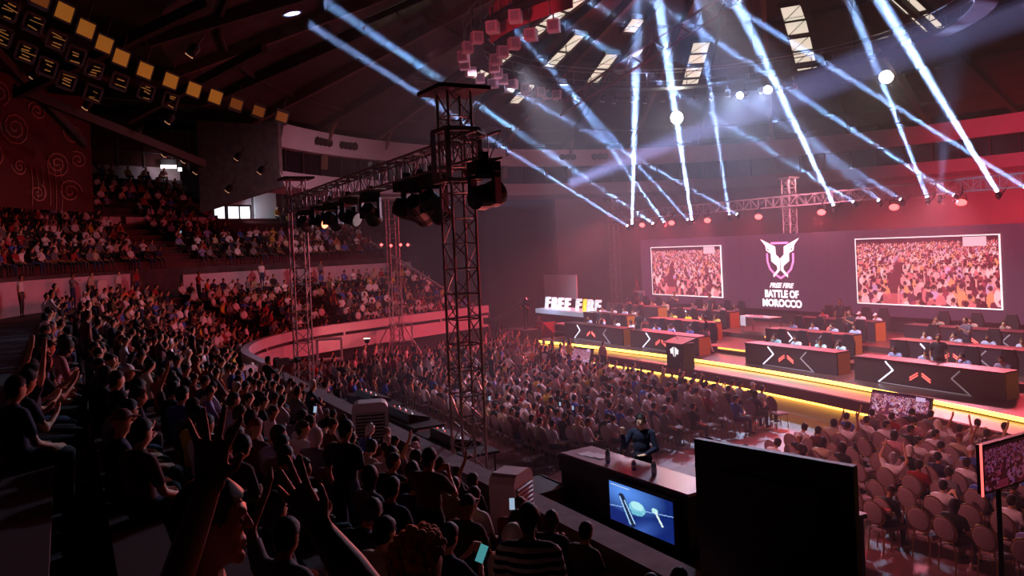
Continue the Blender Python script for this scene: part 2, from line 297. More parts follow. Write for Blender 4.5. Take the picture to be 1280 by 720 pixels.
rs = [.5, 4, 7, 10, 13, 16, 19, 22, 26, 32, 38, 46]; N = 72
vs = [domep(360*i/N, r) for r in rs for i in range(N)]
dome_mb = MB().add(vs, [(j*N+i, j*N+(i+1) % N, (j+1)*N+(i+1) % N, (j+1)*N+i) for j in range(len(rs)-1) for i in range(N)])
ceil = struct(dome_mb.build('ceiling', M['roof']))
mod = ceil.modifiers.new('s', 'SOLIDIFY'); mod.thickness = .25; mod.offset = 1
SKY = [(150, 1.25, ((11, 15.2), (15.4, 18.7))), (126, .5, ((9, 14),)), (109, 1.25, ((10.2, 14.6), (15.8, 18.8))), (95, 1.0, ((13.2, 16.7), (18.4, 20.8))), (81.2, 1.05, ((14.7, 18), (11.2, 12.7))), (58.5, 1.2, ((13.5, 16.0), (16.1, 18.8))), (33.8, 1.35, ((10.8, 13.9), (14.1, 17.0), (17.4, 18.3))), (5.8, 1.3, ((12.2, 14.2), (14.3, 16.2)))]
wi = 0
for an, w, spans in SKY:
    for r0, r1 in spans:
        wi += 1; fr = None; d = Vector((math.cos(R(an)), math.sin(R(an)), 0)); t = Vector((-d.y, d.x, 0))
        n = max(1, round((r1-r0)/1.4)); A = domep(an, r0, -.22); B = domep(an, r1, -.22)
        win = struct(MB().bar(A+t*w/2, B+t*w/2, .1, .3).bar(A-t*w/2, B-t*w/2, .1, .3).bar(A-t*w/2, A+t*w/2, .1, .3).bar(B-t*w/2, B+t*w/2, .1, .3).build('window_%d' % wi, M['rib']))
        for k in range(n):
            a = A.lerp(B, (k+.03)/n); b = A.lerp(B, (k+.97)/n)
            MB().poly([a-t*w*.46, a+t*w*.46, b+t*w*.46, b-t*w*.46], (0, 0, .05)).build('pane', M['skylight'], win)
            if k: c = A.lerp(B, k/n); MB().bar(c-t*w/2-UP*.1, c+t*w/2-UP*.1, .08, .12).build('glazing_bar', M['black'], win)
            MB().bar(a-t*w*.46-UP*.06, b+t*w*.46-UP*.06, .035).build('cross_brace', M['black'], win)
for an in range(0, 360, 12):
    if not -10 <= ((an+180) % 360)-180 <= 190: continue
    mb = MB(); rr = [3, 9, 15, 21, 26.4]
    for r0, r1 in zip(rr, rr[1:]): mb.bar(domep(an+6, r0, -.3), domep(an+6, r1, -.3), .28, .55)
    mb.build('rib', M['wood'] if an % 24 else M['rib'], ceil)
    MB().bar(domep(an+6, 26.4, -.3), domep(an+6, 44, -.3), .35, .6).build('rib', M['rib'], ceil)
for r in (8, 12.2, 16, 20, 24, 30, 35, 40):
    mb = MB()
    for i in range(60): mb.bar(domep(6*i, r, -.12), domep(6*i+6, r, -.12), .12, .2)
    stuff(mb.build('purlin', M['rib'], ceil))
# curved timber braces springing from the ring up to the ribs
for an in (126, 114, 102, 90, 78, 66):
    mb = MB(); pts = [ringp(an, 26.2, 11.6+.1*k)+(Vector((GC.x, GC.y, 0))-Vector((ringp(an, 26.2, 0).x, ringp(an, 26.2, 0).y, 0))).normalized()*(.08*k*k) + UP*(.75*k) for k in range(7)]
    for a, b in zip(pts, pts[1:]): mb.bar(a, b, .22, .4)
    mb.build('curved_brace', M['wood'], ceil)

# ---------------------------------------------------------------- catwalk ring hung in the dome
CC = Vector((26.5, 27.5, 15.5)); CR = 11.0
def cwp(an, r=CR, dz_=0): return Vector((CC.x+r*math.cos(R(an)), CC.y+r*math.sin(R(an)), CC.z+dz_))
cw = thing('catwalk', 'round steel catwalk ring hung below the dome with lamps and boxes', 'catwalk', CC)
def ring(r, z, w, h, n=60):
    mb = MB()
    for i in range(n): mb.bar(cwp(360*i/n, r, z)-CC, cwp(360*(i+1)/n, r, z)-CC, w, h)
    return mb
ring(CR, 0, .9, .12).build('deck', M['dsteel'], cw); ring(CR+.45, 1.0, .05, .05).build('outer_rail', M['steel'], cw); ring(CR-.45, 1.0, .05, .05).build('inner_rail', M['steel'], cw); ring(CR+.45, .5, .04, .04).build('middle_rail', M['steel'], cw)
pm = MB().tube((0, 0, 0), (0, 0, 1.0), .025, 5).mesh('railing_post', M['steel'])
for i in range(60): link('railing_post', pm, cw, cwp(6*i, CR+.45)-CC)
for i in range(12):
    a = cwp(30*i+4); top = Vector((a.x, a.y, dz(math.hypot(a.x-DA[0], a.y-DA[1]))))
    MB().tube(a-CC, top-CC, .03, 5).build('hanger', M['dsteel'], cw)
# pale boxes hung in two rows round the left side of the ring
def spk(loc, rz, label, sz=.5):
    t = thing('hanging_box', label, 'box', loc, rz, 'pale boxes hung from the catwalk ring')
    link('shell', SPK[0], t); link('front', SPK[1], t); link('bracket', SPK[2], t); return t
SPK = [MB().box((-.23, -.2, -.23), (.23, .2, .23)).mesh('shell', M['boxpink']), MB().box((-.16, -.215, -.16), (.16, -.2, .16)).mesh('front', M['fascia']), MB().bar((0, 0, .27), (0, 0, .8), .05).mesh('bracket', M['dsteel'])]
j = 0
for an in range(100, 190, 8):
    for row, (r, dzz) in enumerate(((CR+.5, -.5), (CR-.9, -.8))):
        c = cwp(an+row*3, r, dzz); tgt = (-c).xy
        spk(c, face(-tgt.x, -tgt.y)+ .4*math.sin(an), 'pale box on the %s row of the catwalk ring, %s from its far end' % ('outer' if row == 0 else 'inner', nth(j//2))); j += 1
pf = thing('catwalk_fascia', 'red-lit pink fascia panels on the left side of the catwalk ring', 'banner', cwp(184))  # pink catwalk panels, red light put into their colour
for k in range(5):
    a, b = cwp(170+6*k, CR-.2, -.1), cwp(175.6+6*k, CR-.2, -.1)
    MB().poly([a-pf.location-UP*.5, b-pf.location-UP*.5, b-pf.location+UP*1.0, a-pf.location+UP*1.0], (.04, .02, 0)).build('fascia_panel', mat('red_lit_panel', 'd05060', .6), pf)
spot('catwalk_light', (10.5, 24, 12.5), cwp(180), 500, (1, .12, .18), 60)  # this pair is added in mid-air to light the catwalk ring
spot('catwalk_light', (22, 31, 9.5), cwp(140), 800, (.9, .5, .75), 55)
# small lamps under the far side of the ring
LAMP = [MB().lathe((0, 0, 0), [(.10, -.22), (.16, -.1), (.16, .12), (.06, .2)], 10).mesh('housing', M['dsteel']), MB().bar((0, 0, .18), (0, 0, .5), .04).mesh('bracket', M['dsteel']), MB().lathe((0, 0, -.24), [(.13, 0), (.13, .02)], 10).mesh('lens', M['white'])]
for i, an in enumerate(range(22, 112, 5)):
    t = thing('catwalk_light', 'small grey spotlight under the far rim of the catwalk, %s from the right' % nth(i), 'lamp', cwp(an, CR+(.3 if i % 2 else -.2), -.6), R(an), 'small spotlights under the catwalk')
    t.rotation_euler = (R(35), 0, R(an-90)); [link(n, m, t) for n, m in zip(('housing', 'bracket', 'lens'), LAMP)]
def glow(name, label, loc, tgt, color, es, rad, energy, size):
    t = thing(name, label, 'lamp', loc); d = (Vector(tgt)-Vector(loc)).normalized(); t.rotation_euler = d.to_track_quat('-Z', 'Y').to_euler()
    MB().lathe((0, 0, 0), [(rad*.5, .5), (rad*1.05, .2), (rad*1.1, 0)], 16).build('housing', M['dsteel'], t)
    MB().lathe((0, 0, -.04), [(rad, 0), (rad*.8, -.03), (.01, -.05)], 16).build('lens', mat('lit_lens', 'ffffff', .3, emit=color, es=es), t)
    MB().bar((0, 0, .4), (0, 0, .9), .06).build('bracket', M['dsteel'], t)
    spot(name+'_beam', Vector(loc)+d*.3, Vector(loc)+d*10, energy, color, size, .9, .2); return t
glow('bright_lamp', 'dazzling blue-white lamp under the catwalk, left of a pair', at(925, 119, 47), (14, 24, 3), (.50, .66, 1), 60, .2, 13000, 60)
glow('bright_lamp', 'dazzling blue-white lamp under the catwalk, right of a pair', at(960, 112, 46.5), (14, 22, 3), (.50, .66, 1), 60, .24, 13000, 60)
for px, py, Y, lab in ((846, 147, 55, 'round white floodlight glowing on the far dome, leftmost of three'), (1108, 96, 52, 'white floodlight glowing on the dome right of the skylight strip, middle of three'), (1207, 71, 50, 'white floodlight glowing on the dome, rightmost of three')):
    c = at(px, py, Y); glow('floodlight', lab, c, (14, 14, 0), (1, .95, .82), 20, .42, 2200, 80)
# louvred boxes hung over the left stand, amber lamplight painted in as a glow
AMB = [MB().box((-.42, -.05, -.35), (.42, .03, .35)).mesh('lit_face', M['amber']), MB().bar((-.46, 0, .38), (.46, 0, .38), .06, .14).bar((-.46, 0, -.38), (.46, 0, -.38), .06, .14).bar((-.45, 0, -.38), (-.45, 0, .38), .06, .14).bar((.45, 0, -.38), (.45, 0, .38), .06, .14).mesh('frame', M['black']),
       MB().box((-.4, -.02, -.03), (.4, .02, .03)).mesh('slat', M['amberslat']), MB().box((-.42, -.05, -.28), (.42, .03, .28)).mesh('lit_face', M['amber2'])]
amb_pts = [(22, -22), (50, -2), (80, 15), (107, 36), (130, 55), (151, 72), (181, 88), (213, 101), (242, 112), (269, 121), (295, 130), (323, 139), (352, 146)]
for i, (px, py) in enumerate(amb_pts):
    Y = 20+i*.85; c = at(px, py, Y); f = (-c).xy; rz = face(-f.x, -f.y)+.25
    t = thing('amber_lit_box', 'amber-lit louvred box over the left stand, %s from the right' % nth(len(amb_pts)-1-i), 'lit_box', c, rz, 'amber-lit louvred boxes over the left stand')
    link('frame', AMB[1], t); link('lit_face', AMB[0 if 2 <= i <= 9 else 3], t)
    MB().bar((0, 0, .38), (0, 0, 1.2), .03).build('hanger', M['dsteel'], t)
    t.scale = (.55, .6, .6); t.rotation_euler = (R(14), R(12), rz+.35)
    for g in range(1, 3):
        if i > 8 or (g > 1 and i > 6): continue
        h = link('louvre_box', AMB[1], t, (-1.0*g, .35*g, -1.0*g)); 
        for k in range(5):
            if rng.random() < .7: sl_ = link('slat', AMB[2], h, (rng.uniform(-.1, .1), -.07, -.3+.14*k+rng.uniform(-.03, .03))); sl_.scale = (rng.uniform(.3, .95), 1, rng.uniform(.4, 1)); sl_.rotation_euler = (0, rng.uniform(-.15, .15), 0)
rg = thing('roof_girder', 'red lit steel girder running up under the dome', 'girder', at(700, 128, 47)); e_ = at(930, -22, 38)-rg.location
for o_ in (Vector((0, 0, 0)), Vector((0, 0, -.8)), Vector((.5, -.5, -.4))): MB().tube(o_, o_+e_, .07, 6).build('chord', M['lit_tsteel_'], rg)
for k in range(16): MB().tube(e_*(k/16)+UP*(0 if k % 2 else -.8), e_*((k+1)/16)+UP*(-.8 if k % 2 else 0), .04, 5).build('brace', M['lit_tsteel_'], rg)
tb = thing('roof_beam_frame', 'dark beams sloping under the roof above the left stand', 'girder', (0, 0, 0))
for a, b in (((18, 110, 30), (255, 205, 38)), ((-10, 60, 28), (105, 180, 36)), ((262, 2, 24), (20, 118, 30)), ((330, 60, 30), (160, 150, 36))):
    MB().bar(at(*a), at(*b), .25, .35).build('beam', M['rib'], tb)
for i, (px, py, Y) in enumerate(((242, 62, 24), (110, 130, 32), (213, 148, 34), (172, 166, 36), (208, 190, 38), (247, 212, 40), (287, 235, 42), (232, 198, 40), (298, 195, 42), (327, 212, 42), (45, 92, 30))):
    t = thing('hanging_spotlight', 'small spotlight with a copper glow under the left roof, %s in a scattered line' % nth(i), 'lamp', at(px, py, Y), .6, 'small spotlights under the left roof'); t.rotation_euler = (R(40), 0, 1)
    link('housing', LAMP[0], t); link('bracket', LAMP[1], t); link('lens', MB().lathe((0, 0, -.24), [(.13, 0), (.13, .02)], 10).mesh('lens', mat('copper_lens', 'e0a070', .4, emit=(1, .5, .25), es=.5)), t)

# ---------------------------------------------------------------- haze in the hall
hz = MB().box((9.2, -6, .02), (58, 60, 23.5)).build('haze', None); hz.data.materials.clear()
hm = bpy.data.materials.new('haze'); hm.use_nodes = True; nt = hm.node_tree; nt.nodes.clear()
ho = nt.nodes.new('ShaderNodeOutputMaterial'); hv = nt.nodes.new('ShaderNodeVolumeScatter'); hv.inputs['Density'].default_value = .0042; hv.inputs['Anisotropy'].default_value = .15
hv.inputs['Color'].default_value = (.95, .93, 1, 1); nt.links.new(hv.outputs[0], ho.inputs['Volume']); hz.data.materials.append(hm); hm.cycles.volume_sampling = 'EQUIANGULAR'
tag(hz, 'thin stage haze filling the hall', 'haze', kind='stuff')

# ================================================================ stage
def fx(y): return 23.85-.0075*(y-25.5)**2                 # the stage front is slightly bowed
stage = thing('stage', 'wide dark stage in three tiers with yellow lit edges', 'stage', (23, 25, 0))
def slab(f0, x1, y0, y1, z0, z1, n=14):
    ys = [y0+(y1-y0)*i/n for i in range(n+1)]; pts = [(f0(y), y) for y in ys]+[(x1, y1), (x1, y0)]
    return MB().poly([(x-23, y-25, z0) for x, y in pts], (0, 0, z1-z0))
def strip(f0, y0, y1, z0, z1, d=.05, n=14):
    mb = MB()
    for i in range(n):
        a, b = y0+(y1-y0)*i/n, y0+(y1-y0)*(i+1)/n
        mb.bar((f0(a)-23, a-25, (z0+z1)/2), (f0(b)-23, b-25, (z0+z1)/2), d, z1-z0)
    return mb
slab(lambda y: fx(y)-1.3, 33.9, 4, 38.6, .62, 1.0).build('apron', M['deck'], stage)
slab(lambda y: fx(y)-1.24, 30, 4, 38.6, 0, .56).build('lower_riser', M['pale'], stage)
strip(lambda y: fx(y)-1.33, 4, 38.6, .62, .98).build('upper_riser', M['riserred'], stage)
strip(lambda y: fx(y)-1.32, 4, 38.6, .56, .615, .09).build('led_strip', M['yellow'], stage)
slab(fx, 33.9, 4, 38.6, 1.0, 1.15).build('deck', M['deck'], stage)
strip(lambda y: fx(y)-.03, 4, 38.5, 1.04, 1.15, .06).build('led_strip', M['yellow'], stage)
slab(lambda y: 26.0, 33.9, 4, 40.5, 1.15, 1.40, 1).build('middle_tier', M['deck'], stage)
slab(lambda y: 29.0, 33.9, 4, 42.5, 1.40, 1.62, 1).build('back_tier', M['deck'], stage)
for x, z in ((25.97, 1.36), (28.97, 1.58)):
    for a, b in ((24.4, 27.4), (10, 13.4), (19.2, 19.7), (32.2, 32.5)):
        MB().box((x-.05-23, a-25, z-.04), (x-23, b-25, z+.03)).build('led_strip', M['yellowdim'], stage)
MB().box((33.9-23, 4-25, 0), (34.1-23, 42.5-25, 2.6)).build('rear_skirt', M['drape'], stage)

# LED wall, its two pictures, emblem and words
LX = 33.6
lw = thing('led_wall', 'long dark purple LED wall behind the players with white tournament emblem', 'screen wall', (LX, 30, 2.35))
for k in range(26):                                       # cabinets of the wall
    MB().box((.02, -13.6+k*1.0+.004, 0), (.28, -12.6+k*1.0-.004, 4.1)).build('led_panel', M['led'], lw)
MB().box((.28, -13.6, -2.3), (.5, 12.4, 4.1)).build('frame', M['black'], lw)
LY = lambda px: None
def emb(pts, x=-.01, m=M['ledwhite'], name='emblem'):     # emblem outline in crop pixels, centre 279, one pixel = .0071 m
    k = .00685
    return MB().poly([(x, -(px-279)*k+.5, (700-py)*k*.93+.05) for px, py in pts], (.015, 0, 0)).build(name, m, lw)
half = [(85, 105), (235, 172), (238, 240), (275, 272), (275, 372), (210, 432), (204, 414), (250, 366), (247, 335), (190, 295), (188, 228), (142, 205), (135, 160)]
emb(half); emb([(558-x, y) for x, y in half][::-1])
eye_ = [(148, 178), (182, 206), (156, 200)]; emb(eye_, -.025, M['led'], 'emblem_eye'); emb([(558-x, y) for x, y in eye_][::-1], -.025, M['led'], 'emblem_eye')
emb([(190, 134), (368, 134), (358, 150), (200, 150)], -.012, M['ledpink'], 'emblem_shield')
sh = [(140, 228), (142, 300), (168, 368), (214, 410), (279, 448), (279, 430), (222, 396), (182, 360), (158, 296), (157, 228)]
emb(sh, -.008, M['ledpink'], 'emblem_shield'); emb([(558-x, y) for x, y in sh][::-1], -.008, M['ledpink'], 'emblem_shield')
def wall_text(body, size, y, z, parent, m=M['ledwhite'], x=-.02, shear=0, off=.012, sp=1, sx=1):
    me = text_mesh(body, size, .008, shear, off, sp, m); o = link('lettering', me, parent, (x, y, z)); o.rotation_euler = (R(90), 0, R(-90)); o.scale = (sx, 1, 1); return o
wall_text('FREE FIRE', .36, .5, 1.20, lw, shear=.35, off=.012, sx=1.05)
wall_text('BATTLE OF', .54, .5, .68, lw, off=.022, sx=.86)
wall_text('MOROCCO', .54, .5, .18, lw, off=.022, sx=.95)

def crowd_raster(w, h, seed, tint):                       # a picture of a seated crowd, as colours
    r = np.random.default_rng(seed); A = np.zeros((h, w, 3)); A[:] = np.array((.16, .03, .05))
    yy, xx = np.mgrid[0:h, 0:w]
    def ell(cx, cy, rx, ry, c): A[((xx-cx)/rx)**2+((yy-cy)/ry)**2 < 1] = c
    A[:int(h*.08)] = (.05, .01, .03)
    y = h*.06
    while y < h*1.1:
        s = (1.2+6.4*(y/h)**1.6)*h/100*1.15; x = r.uniform(-s, s*3)
        while x < w+s:
            ais = abs(x-(w*.33-(y/h)*w*.06)) < w*.07*(y/h+.1) and y > h*.3
            if not ais and r.random() < .84:
                c = np.array([(1, .66, .70), (1, .84, .86), (1, .80, .84), (.85, .24, .28), (.95, .45, .5), (.10, .01, .03), (.20, .05, .10), (.75, .5, .85), (.95, .45, .22), (.40, .06, .09)][r.integers(10)])*r.uniform(.7, 1)
                yy_ = y+r.normal(0, s*.5); k = s*r.uniform(.8, 1.2)
                ell(x, yy_+k*2.2, k*r.uniform(.9, 1.3), k*r.uniform(1.3, 2), c); ell(x+k*.7, yy_+k*3.2, k*.9, k*.8, np.array((.12, .02, .04))*r.uniform(.5, 4)); ell(x, yy_+k*.1, k*.5, k*.72, np.array((.95, .46, .40))*r.uniform(.55, 1)); ell(x, yy_-k*.3, k*.54, k*.5, (.10, .02, .03))
                if r.random() < .2: sg = r.choice((-1, 1)); ell(x+sg*k*1.2, yy_+k*.4, k*.25, k*1.3, (.95, .48, .44))
            x += s*r.uniform(1.7, 3.0)
        y += s*1.5
    A[int(h*.84):, int(w*.2):int(w*.36)] = A[int(h*.84):, int(w*.2):int(w*.36)]*.4+np.array((.8, .2, .22))*.6
    A[int(.02*h):int(.15*h), int(w*.78):int(w*.93)] = (.9, .75, .85)
    return A*np.array(tint)
def raster_mesh(A, wid, hei, name='picture'):             # flat picture in the y-z plane, seen from -x; row 0 is the top
    h, w, _ = A.shape; y = np.linspace(wid/2, -wid/2, w+1); z = np.linspace(hei/2, -hei/2, h+1)
    Y, Z = np.meshgrid(y, z); V = np.stack([np.zeros_like(Y), Y, Z], -1).reshape(-1, 3)
    i, j = np.meshgrid(np.arange(h), np.arange(w), indexing='ij'); b = (i*(w+1)+j).ravel()
    F = np.stack([b, b+1, b+w+2, b+w+1], 1)
    me = bpy.data.meshes.new(name); me.from_pydata(V.tolist(), [], F.tolist())
    c = np.repeat(np.concatenate([A.reshape(-1, 3), np.ones((h*w, 1))], 1), 4, 0)
    at_ = me.color_attributes.new('Col', 'FLOAT_COLOR', 'CORNER'); at_.data.foreach_set('color', c.ravel().astype(np.float32))
    me.materials.append(M['screenimg']); return me
def big_screen(y0, y1, z0, z1, seed, label, tint):
    t = thing('video_screen', label, 'screen', (LX-.06, (y0+y1)/2, (z0+z1)/2)); w, h = abs(y1-y0), z1-z0
    link('picture', raster_mesh(crowd_raster(190, 84, seed, tint), w, h), t)
    b = .045; mb = MB().box((-.01, -w/2-b, -h/2-b), (.05, -w/2, h/2+b)).box((-.01, w/2, -h/2-b), (.05, w/2+b, h/2+b)).box((-.01, -w/2, h/2), (.05, w/2, h/2+b)).box((-.01, -w/2, -h/2-b), (.05, w/2, -h/2))
    mb.build('border', M['ledwhite'], t); return t
big_screen(34.9, 41.2, 2.9, 5.9, 3, 'video screen of a pink seated crowd left of the emblem', (1.25, .72, .78))
big_screen(18.9, 25.7, 2.95, 6.0, 8, 'larger video screen of a pink seated crowd right of the emblem', (1.25, .72, .78))

# ---------------------------------------------------------------- desks
def chevron(m, parent, x, y, z, s):
    for sg in (-1, 1):
        for k in (0, 1):
            yy, zz = y+sg*(.13+.0*k)*s, z-k*.14*s
            MB().bar((x, yy, zz+.12*s), (x, y+sg*.62*s, zz-.2*s), .03, .055*s).build('red_chevron', m, parent)
def zig(parent, x, y, z0, z1, sg, m):
    h = z1-z0; pts = [(x, y, z1), (x, y-sg*.28, z0+.62*h), (x, y+sg*.28, z0)]
    mb = MB(); [mb.bar(a, b, .025, .04) for a, b in zip(pts, pts[1:])]; mb.build('white_zigzag', m, parent)
def desk(x, y0, y1, z, label, lit=True):
    w = y1-y0; t = thing('gaming_desk', label, 'desk', (x, (y0+y1)/2, z), 0, 'long dark desks of the players')
    MB().box((0, -w/2, 0), (.08, w/2, .80)).build('front_panel', M['desk'], t)
    MB().box((-.03, -w/2, .80), (.75, w/2, .85)).build('desk_top', M['desktop'], t)
    MB().box((.08, w/2-.08, 0), (.75, w/2, .80)).build('side_panel', M['desk'], t)
    MB().box((.08, -w/2, 0), (.75, -w/2+.08, .80)).build('side_panel', M['tan'], t)  # yellow LED light on this end put into the panel colour
    if lit:
        chevron(M['redled'], t, -.02, .1, .45, .58); zig(t, -.02, w/2-1.25, .06, .78, 1, M['whiteled']); zig(t, -.02, -w/2+1.35, .04, .74, -1, M['dimled'])
        MB().bar((-.02, w/2-1.0, .04), (-.02, -w/2+1.0, .02), .02, .02).build('trim', M['dimled'], t)
    return t
ROWS = [  # x, y0, y1, platform height, place in words, shirt colours of its players
    (24.45, 32.6, 37.9, 1.15, 'far left front desk', ['b9c4e4', 'aeb8dc', 'd8d8ea', 'c8c8dc']), (24.5, 27.15, 32.0, 1.15, 'front desk left of the centre steps', ['8f9ae0', '9aa6ea', '6f78d2', '8a6ad0']),
    (24.5, 19.8, 24.3, 1.15, 'front desk right of the centre steps', ['a9d4dc', 'cfe0ea', 'b4dcdc', 'bcd8e6']), (24.3, 13.7, 18.9, 1.15, 'front desk on the far right', ['8e90b4', '9a9cba', '8a8eb8', 'a0a2c0']),
    (27.3, 36.0, 40.2, 1.40, 'middle desk on the far left', ['c4c4d4', 'd8d4dc', 'b4b0c4', 'dcc8cc']), (27.3, 29.3, 34.0, 1.40, 'middle desk with yellow shirts', ['d8d060', 'e8d830', 'd2cc70', 'd8d468']),
    (27.3, 21.4, 25.8, 1.40, 'middle desk right of the centre', ['a4b4ea', 'b4bee8', 'c0c8ec', 'b0bce4']), (27.3, 14.6, 19.6, 1.40, 'middle desk on the far right', ['a8a8c0', 'b8b6c8', 'acacc6', 'b4b2c6']),
    (30.2, 36.8, 41.6, 1.62, 'back desk on the far left', ['b49888', 'c0a490', 'b89c88', 'bca28e']), (30.2, 31.0, 35.6, 1.62, 'back desk left of the centre', ['6a4a52', '7a5a60', '8a7078', '5c3c48']),
    (30.2, 22.4, 26.6, 1.62, 'back desk right of the centre', ['d0c8d4', 'c4c0d0', 'e0dce4', 'd8d4e0']), (30.2, 15.4, 21.0, 1.62, 'back desk on the far right', ['9a8a78', 'a08e80', '8c7c74', '98887c'])]
for x, y0, y1, z, place, cols in ROWS:
    desk(x, y0, y1, z, 'long dark player desk with red chevrons, the '+place)
CHG = [MB().box((-.26, -.25, .40), (.26, .25, .50)).mesh('seat', M['black']), MB().poly([(-.24, 0, .5), (.24, 0, .5), (.27, 0, 1.0), (.17, 0, 1.32), (-.17, 0, 1.32), (-.27, 0, 1.0)], (0, .1, 0)).mesh('backrest', M['black']), MB().tube((0, 0, .06), (0, 0, .4), .04, 8).mesh('pedestal', M['dsteel']), MB().bar((-.3, 0, .05), (.3, 0, .05), .06).bar((0, -.3, .05), (0, .3, .05), .06).mesh('foot', M['dsteel'])]
def gaming_chair(x, y, z, rz, label):
    t = thing('gaming_chair', label, 'chair', (x, y, z), rz, 'black chairs of the players')
    link('seat', CHG[0], t); link('backrest', CHG[1], t, (0, -.36, 0)); link('pedestal', CHG[2], t); link('foot', CHG[3], t); return t
# lectern, table with trophies, framed picture, flag, left-hand sign
t = thing('lectern', 'black lectern with a round white emblem at the stage front', 'lectern', (22.35, 25.85, 1.0))
MB().poly([(-.3, -.5, 0), (-.3, .5, 0), (-.3, .55, 1.08), (-.3, -.55, 1.08)], (.6, 0, 0)).build('body', M['black'], t); MB().poly([(-.42, -.6, 1.04), (-.42, .6, 1.04), (.38, .6, 1.22), (.38, -.6, 1.22)], (0, 0, .05)).build('top', M['desktop'], t)
for sg in (-1, 1): MB().poly([(-.315, sg*.04, .5), (-.315, sg*.04, .92), (-.315, sg*.26, .80), (-.315, sg*.22, .62), (-.315, sg*.12, .66)], (-.01, 0, 0)).build('emblem', M['ledwhite'], t)
MB().tube((-.1, 0, 1.2), (-.25, .1, 1.55), .012, 6).build('microphone_stem', M['black'], t); MB().lathe((-.26, .105, 1.57), [(.01, -.03), (.03, 0), (.01, .04)], 8).build('microphone', M['black'], t)
t = thing('trophy_table', 'glass topped steel table with a white cloth at centre back of the stage', 'table', (30.0, 28.6, 1.62))
MB().box((-.4, -.95, .74), (.4, .95, .78)).build('table_top', mat('table_glass', 'c8b8c8', .15), t)
for a in (-.36, .36):
    for b in (-.9, .9): MB().tube((a, b, 0), (a, b, .74), .025, 6).build('leg', M['steel'], t)
MB().box((-.42, .62, .3), (.1, .98, .80)).build('cloth', M['white'], t)
t = thing('picture_frame', 'white framed picture standing at the back left of the stage', 'frame', (33.0, 41.9, 1.62)); MB().box((0, -.45, .1), (.05, .45, 1.5)).build('frame', M['white'], t); MB().box((-.01, -.33, .25), (.0, .33, 1.32)).build('picture', mat('grey_picture', '9a8a94', .6), t); MB().bar((.05, 0, .9), (.5, 0, 0), .04).build('stand', M['dsteel'], t)
t = thing('flag', 'red flag hanging from a pole beside the framed picture', 'flag', (33.1, 42.4, 1.62)); MB().tube((0, 0, 0), (0, 0, 2.5), .02, 6).build('pole', M['gold'], t)
MB().add([(0, 0, 2.4), (-.1, -.25, 1.9), (.05, -.4, 1.2), (-.05, -.45, .5), (-.1, -.05, .4), (.06, 0, 1.2)], [(0, 1, 2, 5), (5, 2, 3, 4)]).build('cloth', M['red'], t)
sg = thing('letter_sign', 'glowing white FREE FIRE letters on a lit white plinth', 'sign', (28.6, 42.6, 1.9))
MB().box((-1.2, -3.4, .0), (.6, 3.4, .28)).build('plinth', mat('lit_plinth', 'dfe8ff', .4, emit=(.55, .72, 1), es=.35), sg)
x = 3.25
for i, ch in enumerate('FREE FIRE'):
    if ch == ' ': x -= .45; continue
    me = text_mesh(ch, 1.02, .09, .22, .035, 1, mat('lit_letter_yellow', 'ffd020', .4, emit=(1, .75, .05), es=1.0) if i == 6 else mat('lit_letter', 'ffffff', .4, emit=(.82, .88, 1), es=.85), 'LEFT')
    o = link('letter', me, sg, (-.5, x, .30)); o.rotation_euler = (R(90), 0, R(-90)); x -= .46 if ch == 'I' else .80
MB().box((-1.1, -3.3, -1.9), (.5, 3.3, 0)).build('base', M['drape'], sg)
spot('sign_glow', (26.5, 44, 3.6), (29, 44, 2), 120, (.6, .72, 1), 110, .8, .3)
t = thing('white_panel', 'tall pale panel standing behind the FREE FIRE letters', 'panel', (30.5, 47.7, 0)); MB().box((0, -2.1, 2.6), (.08, 2.1, 4.25)).build('face', M['white'], t); [MB().tube((.15, y, 0), (.15, y, 4.2), .05, 6).build('post', M['dsteel'], t) for y in (-1.8, 1.8)]
t = thing('red_drape', 'red cloth draped over a low box below the FREE FIRE letters', 'cloth', (26.2, 42.2, 0)); 
mb = MB(); pts = [(-.9, 2.6, 1.0), (-.9, -2.8, 1.0)]
mb.poly([(-.7, -2.6, 0), (-.7, 2.6, 0), (-.5, 2.0, .9), (-.45, 1.0, 1.35), (-.4, .3, 1.6), (-.45, -.4, 1.3), (-.6, -1.6, .95), (-.7, -2.6, .9)], (.9, 0, 0)); mb.build('cloth', M['red'], t)
t = thing('amplifier_case', 'grey amplifier case at the left end of the stage', 'case', (25.6, 39.6, .0)); MB().box((-.4, -.6, 1.25), (.4, .6, 1.75)).build('case', M['fascia'], t); MB().box((-.4, -.6, 0), (.4, .6, 1.22)).build('plinth', M['drape'], t); MB().box((-.42, -.5, 1.32), (-.4, .5, 1.68)).build('grille', M['black'], t)
def wedge(c, rz, w, h, label, seed):
    t = thing('floor_monitor', label, 'screen', c, rz); A = crowd_raster(70, 40, seed, (.75, .6, .85)); p = link('picture', raster_mesh(A, w, h), t, (0, 0, h/2+.1)); p.rotation_euler = (0, R(18), 0)
    b = MB().box((.03, -w/2-.04, -h/2-.04), (.12, w/2+.04, h/2+.04)).build('case', M['black'], t, loc=(0, 0, h/2+.1)); b.rotation_euler = (0, R(18), 0)
    MB().box((0, -w/2, 0), (.3, w/2, .08)).build('foot', M['black'], t)
wedge((21.7, 15.4, .55), 0, 1.9, .8, 'floor monitor showing a pink crowd leaning on the stage front, right side', 4)
wedge((21.2, 31.6, .55), 0, 1.5, .8, 'floor monitor showing a pale crowd leaning on the stage front, left side', 5)
t = thing('monitor_stand', 'black stand box under the right floor monitor', 'stand', (21.9, 15.4, 0)); MB().box((-.35, -.8, 0), (.3, .8, .55)).build('box', M['black'], t)
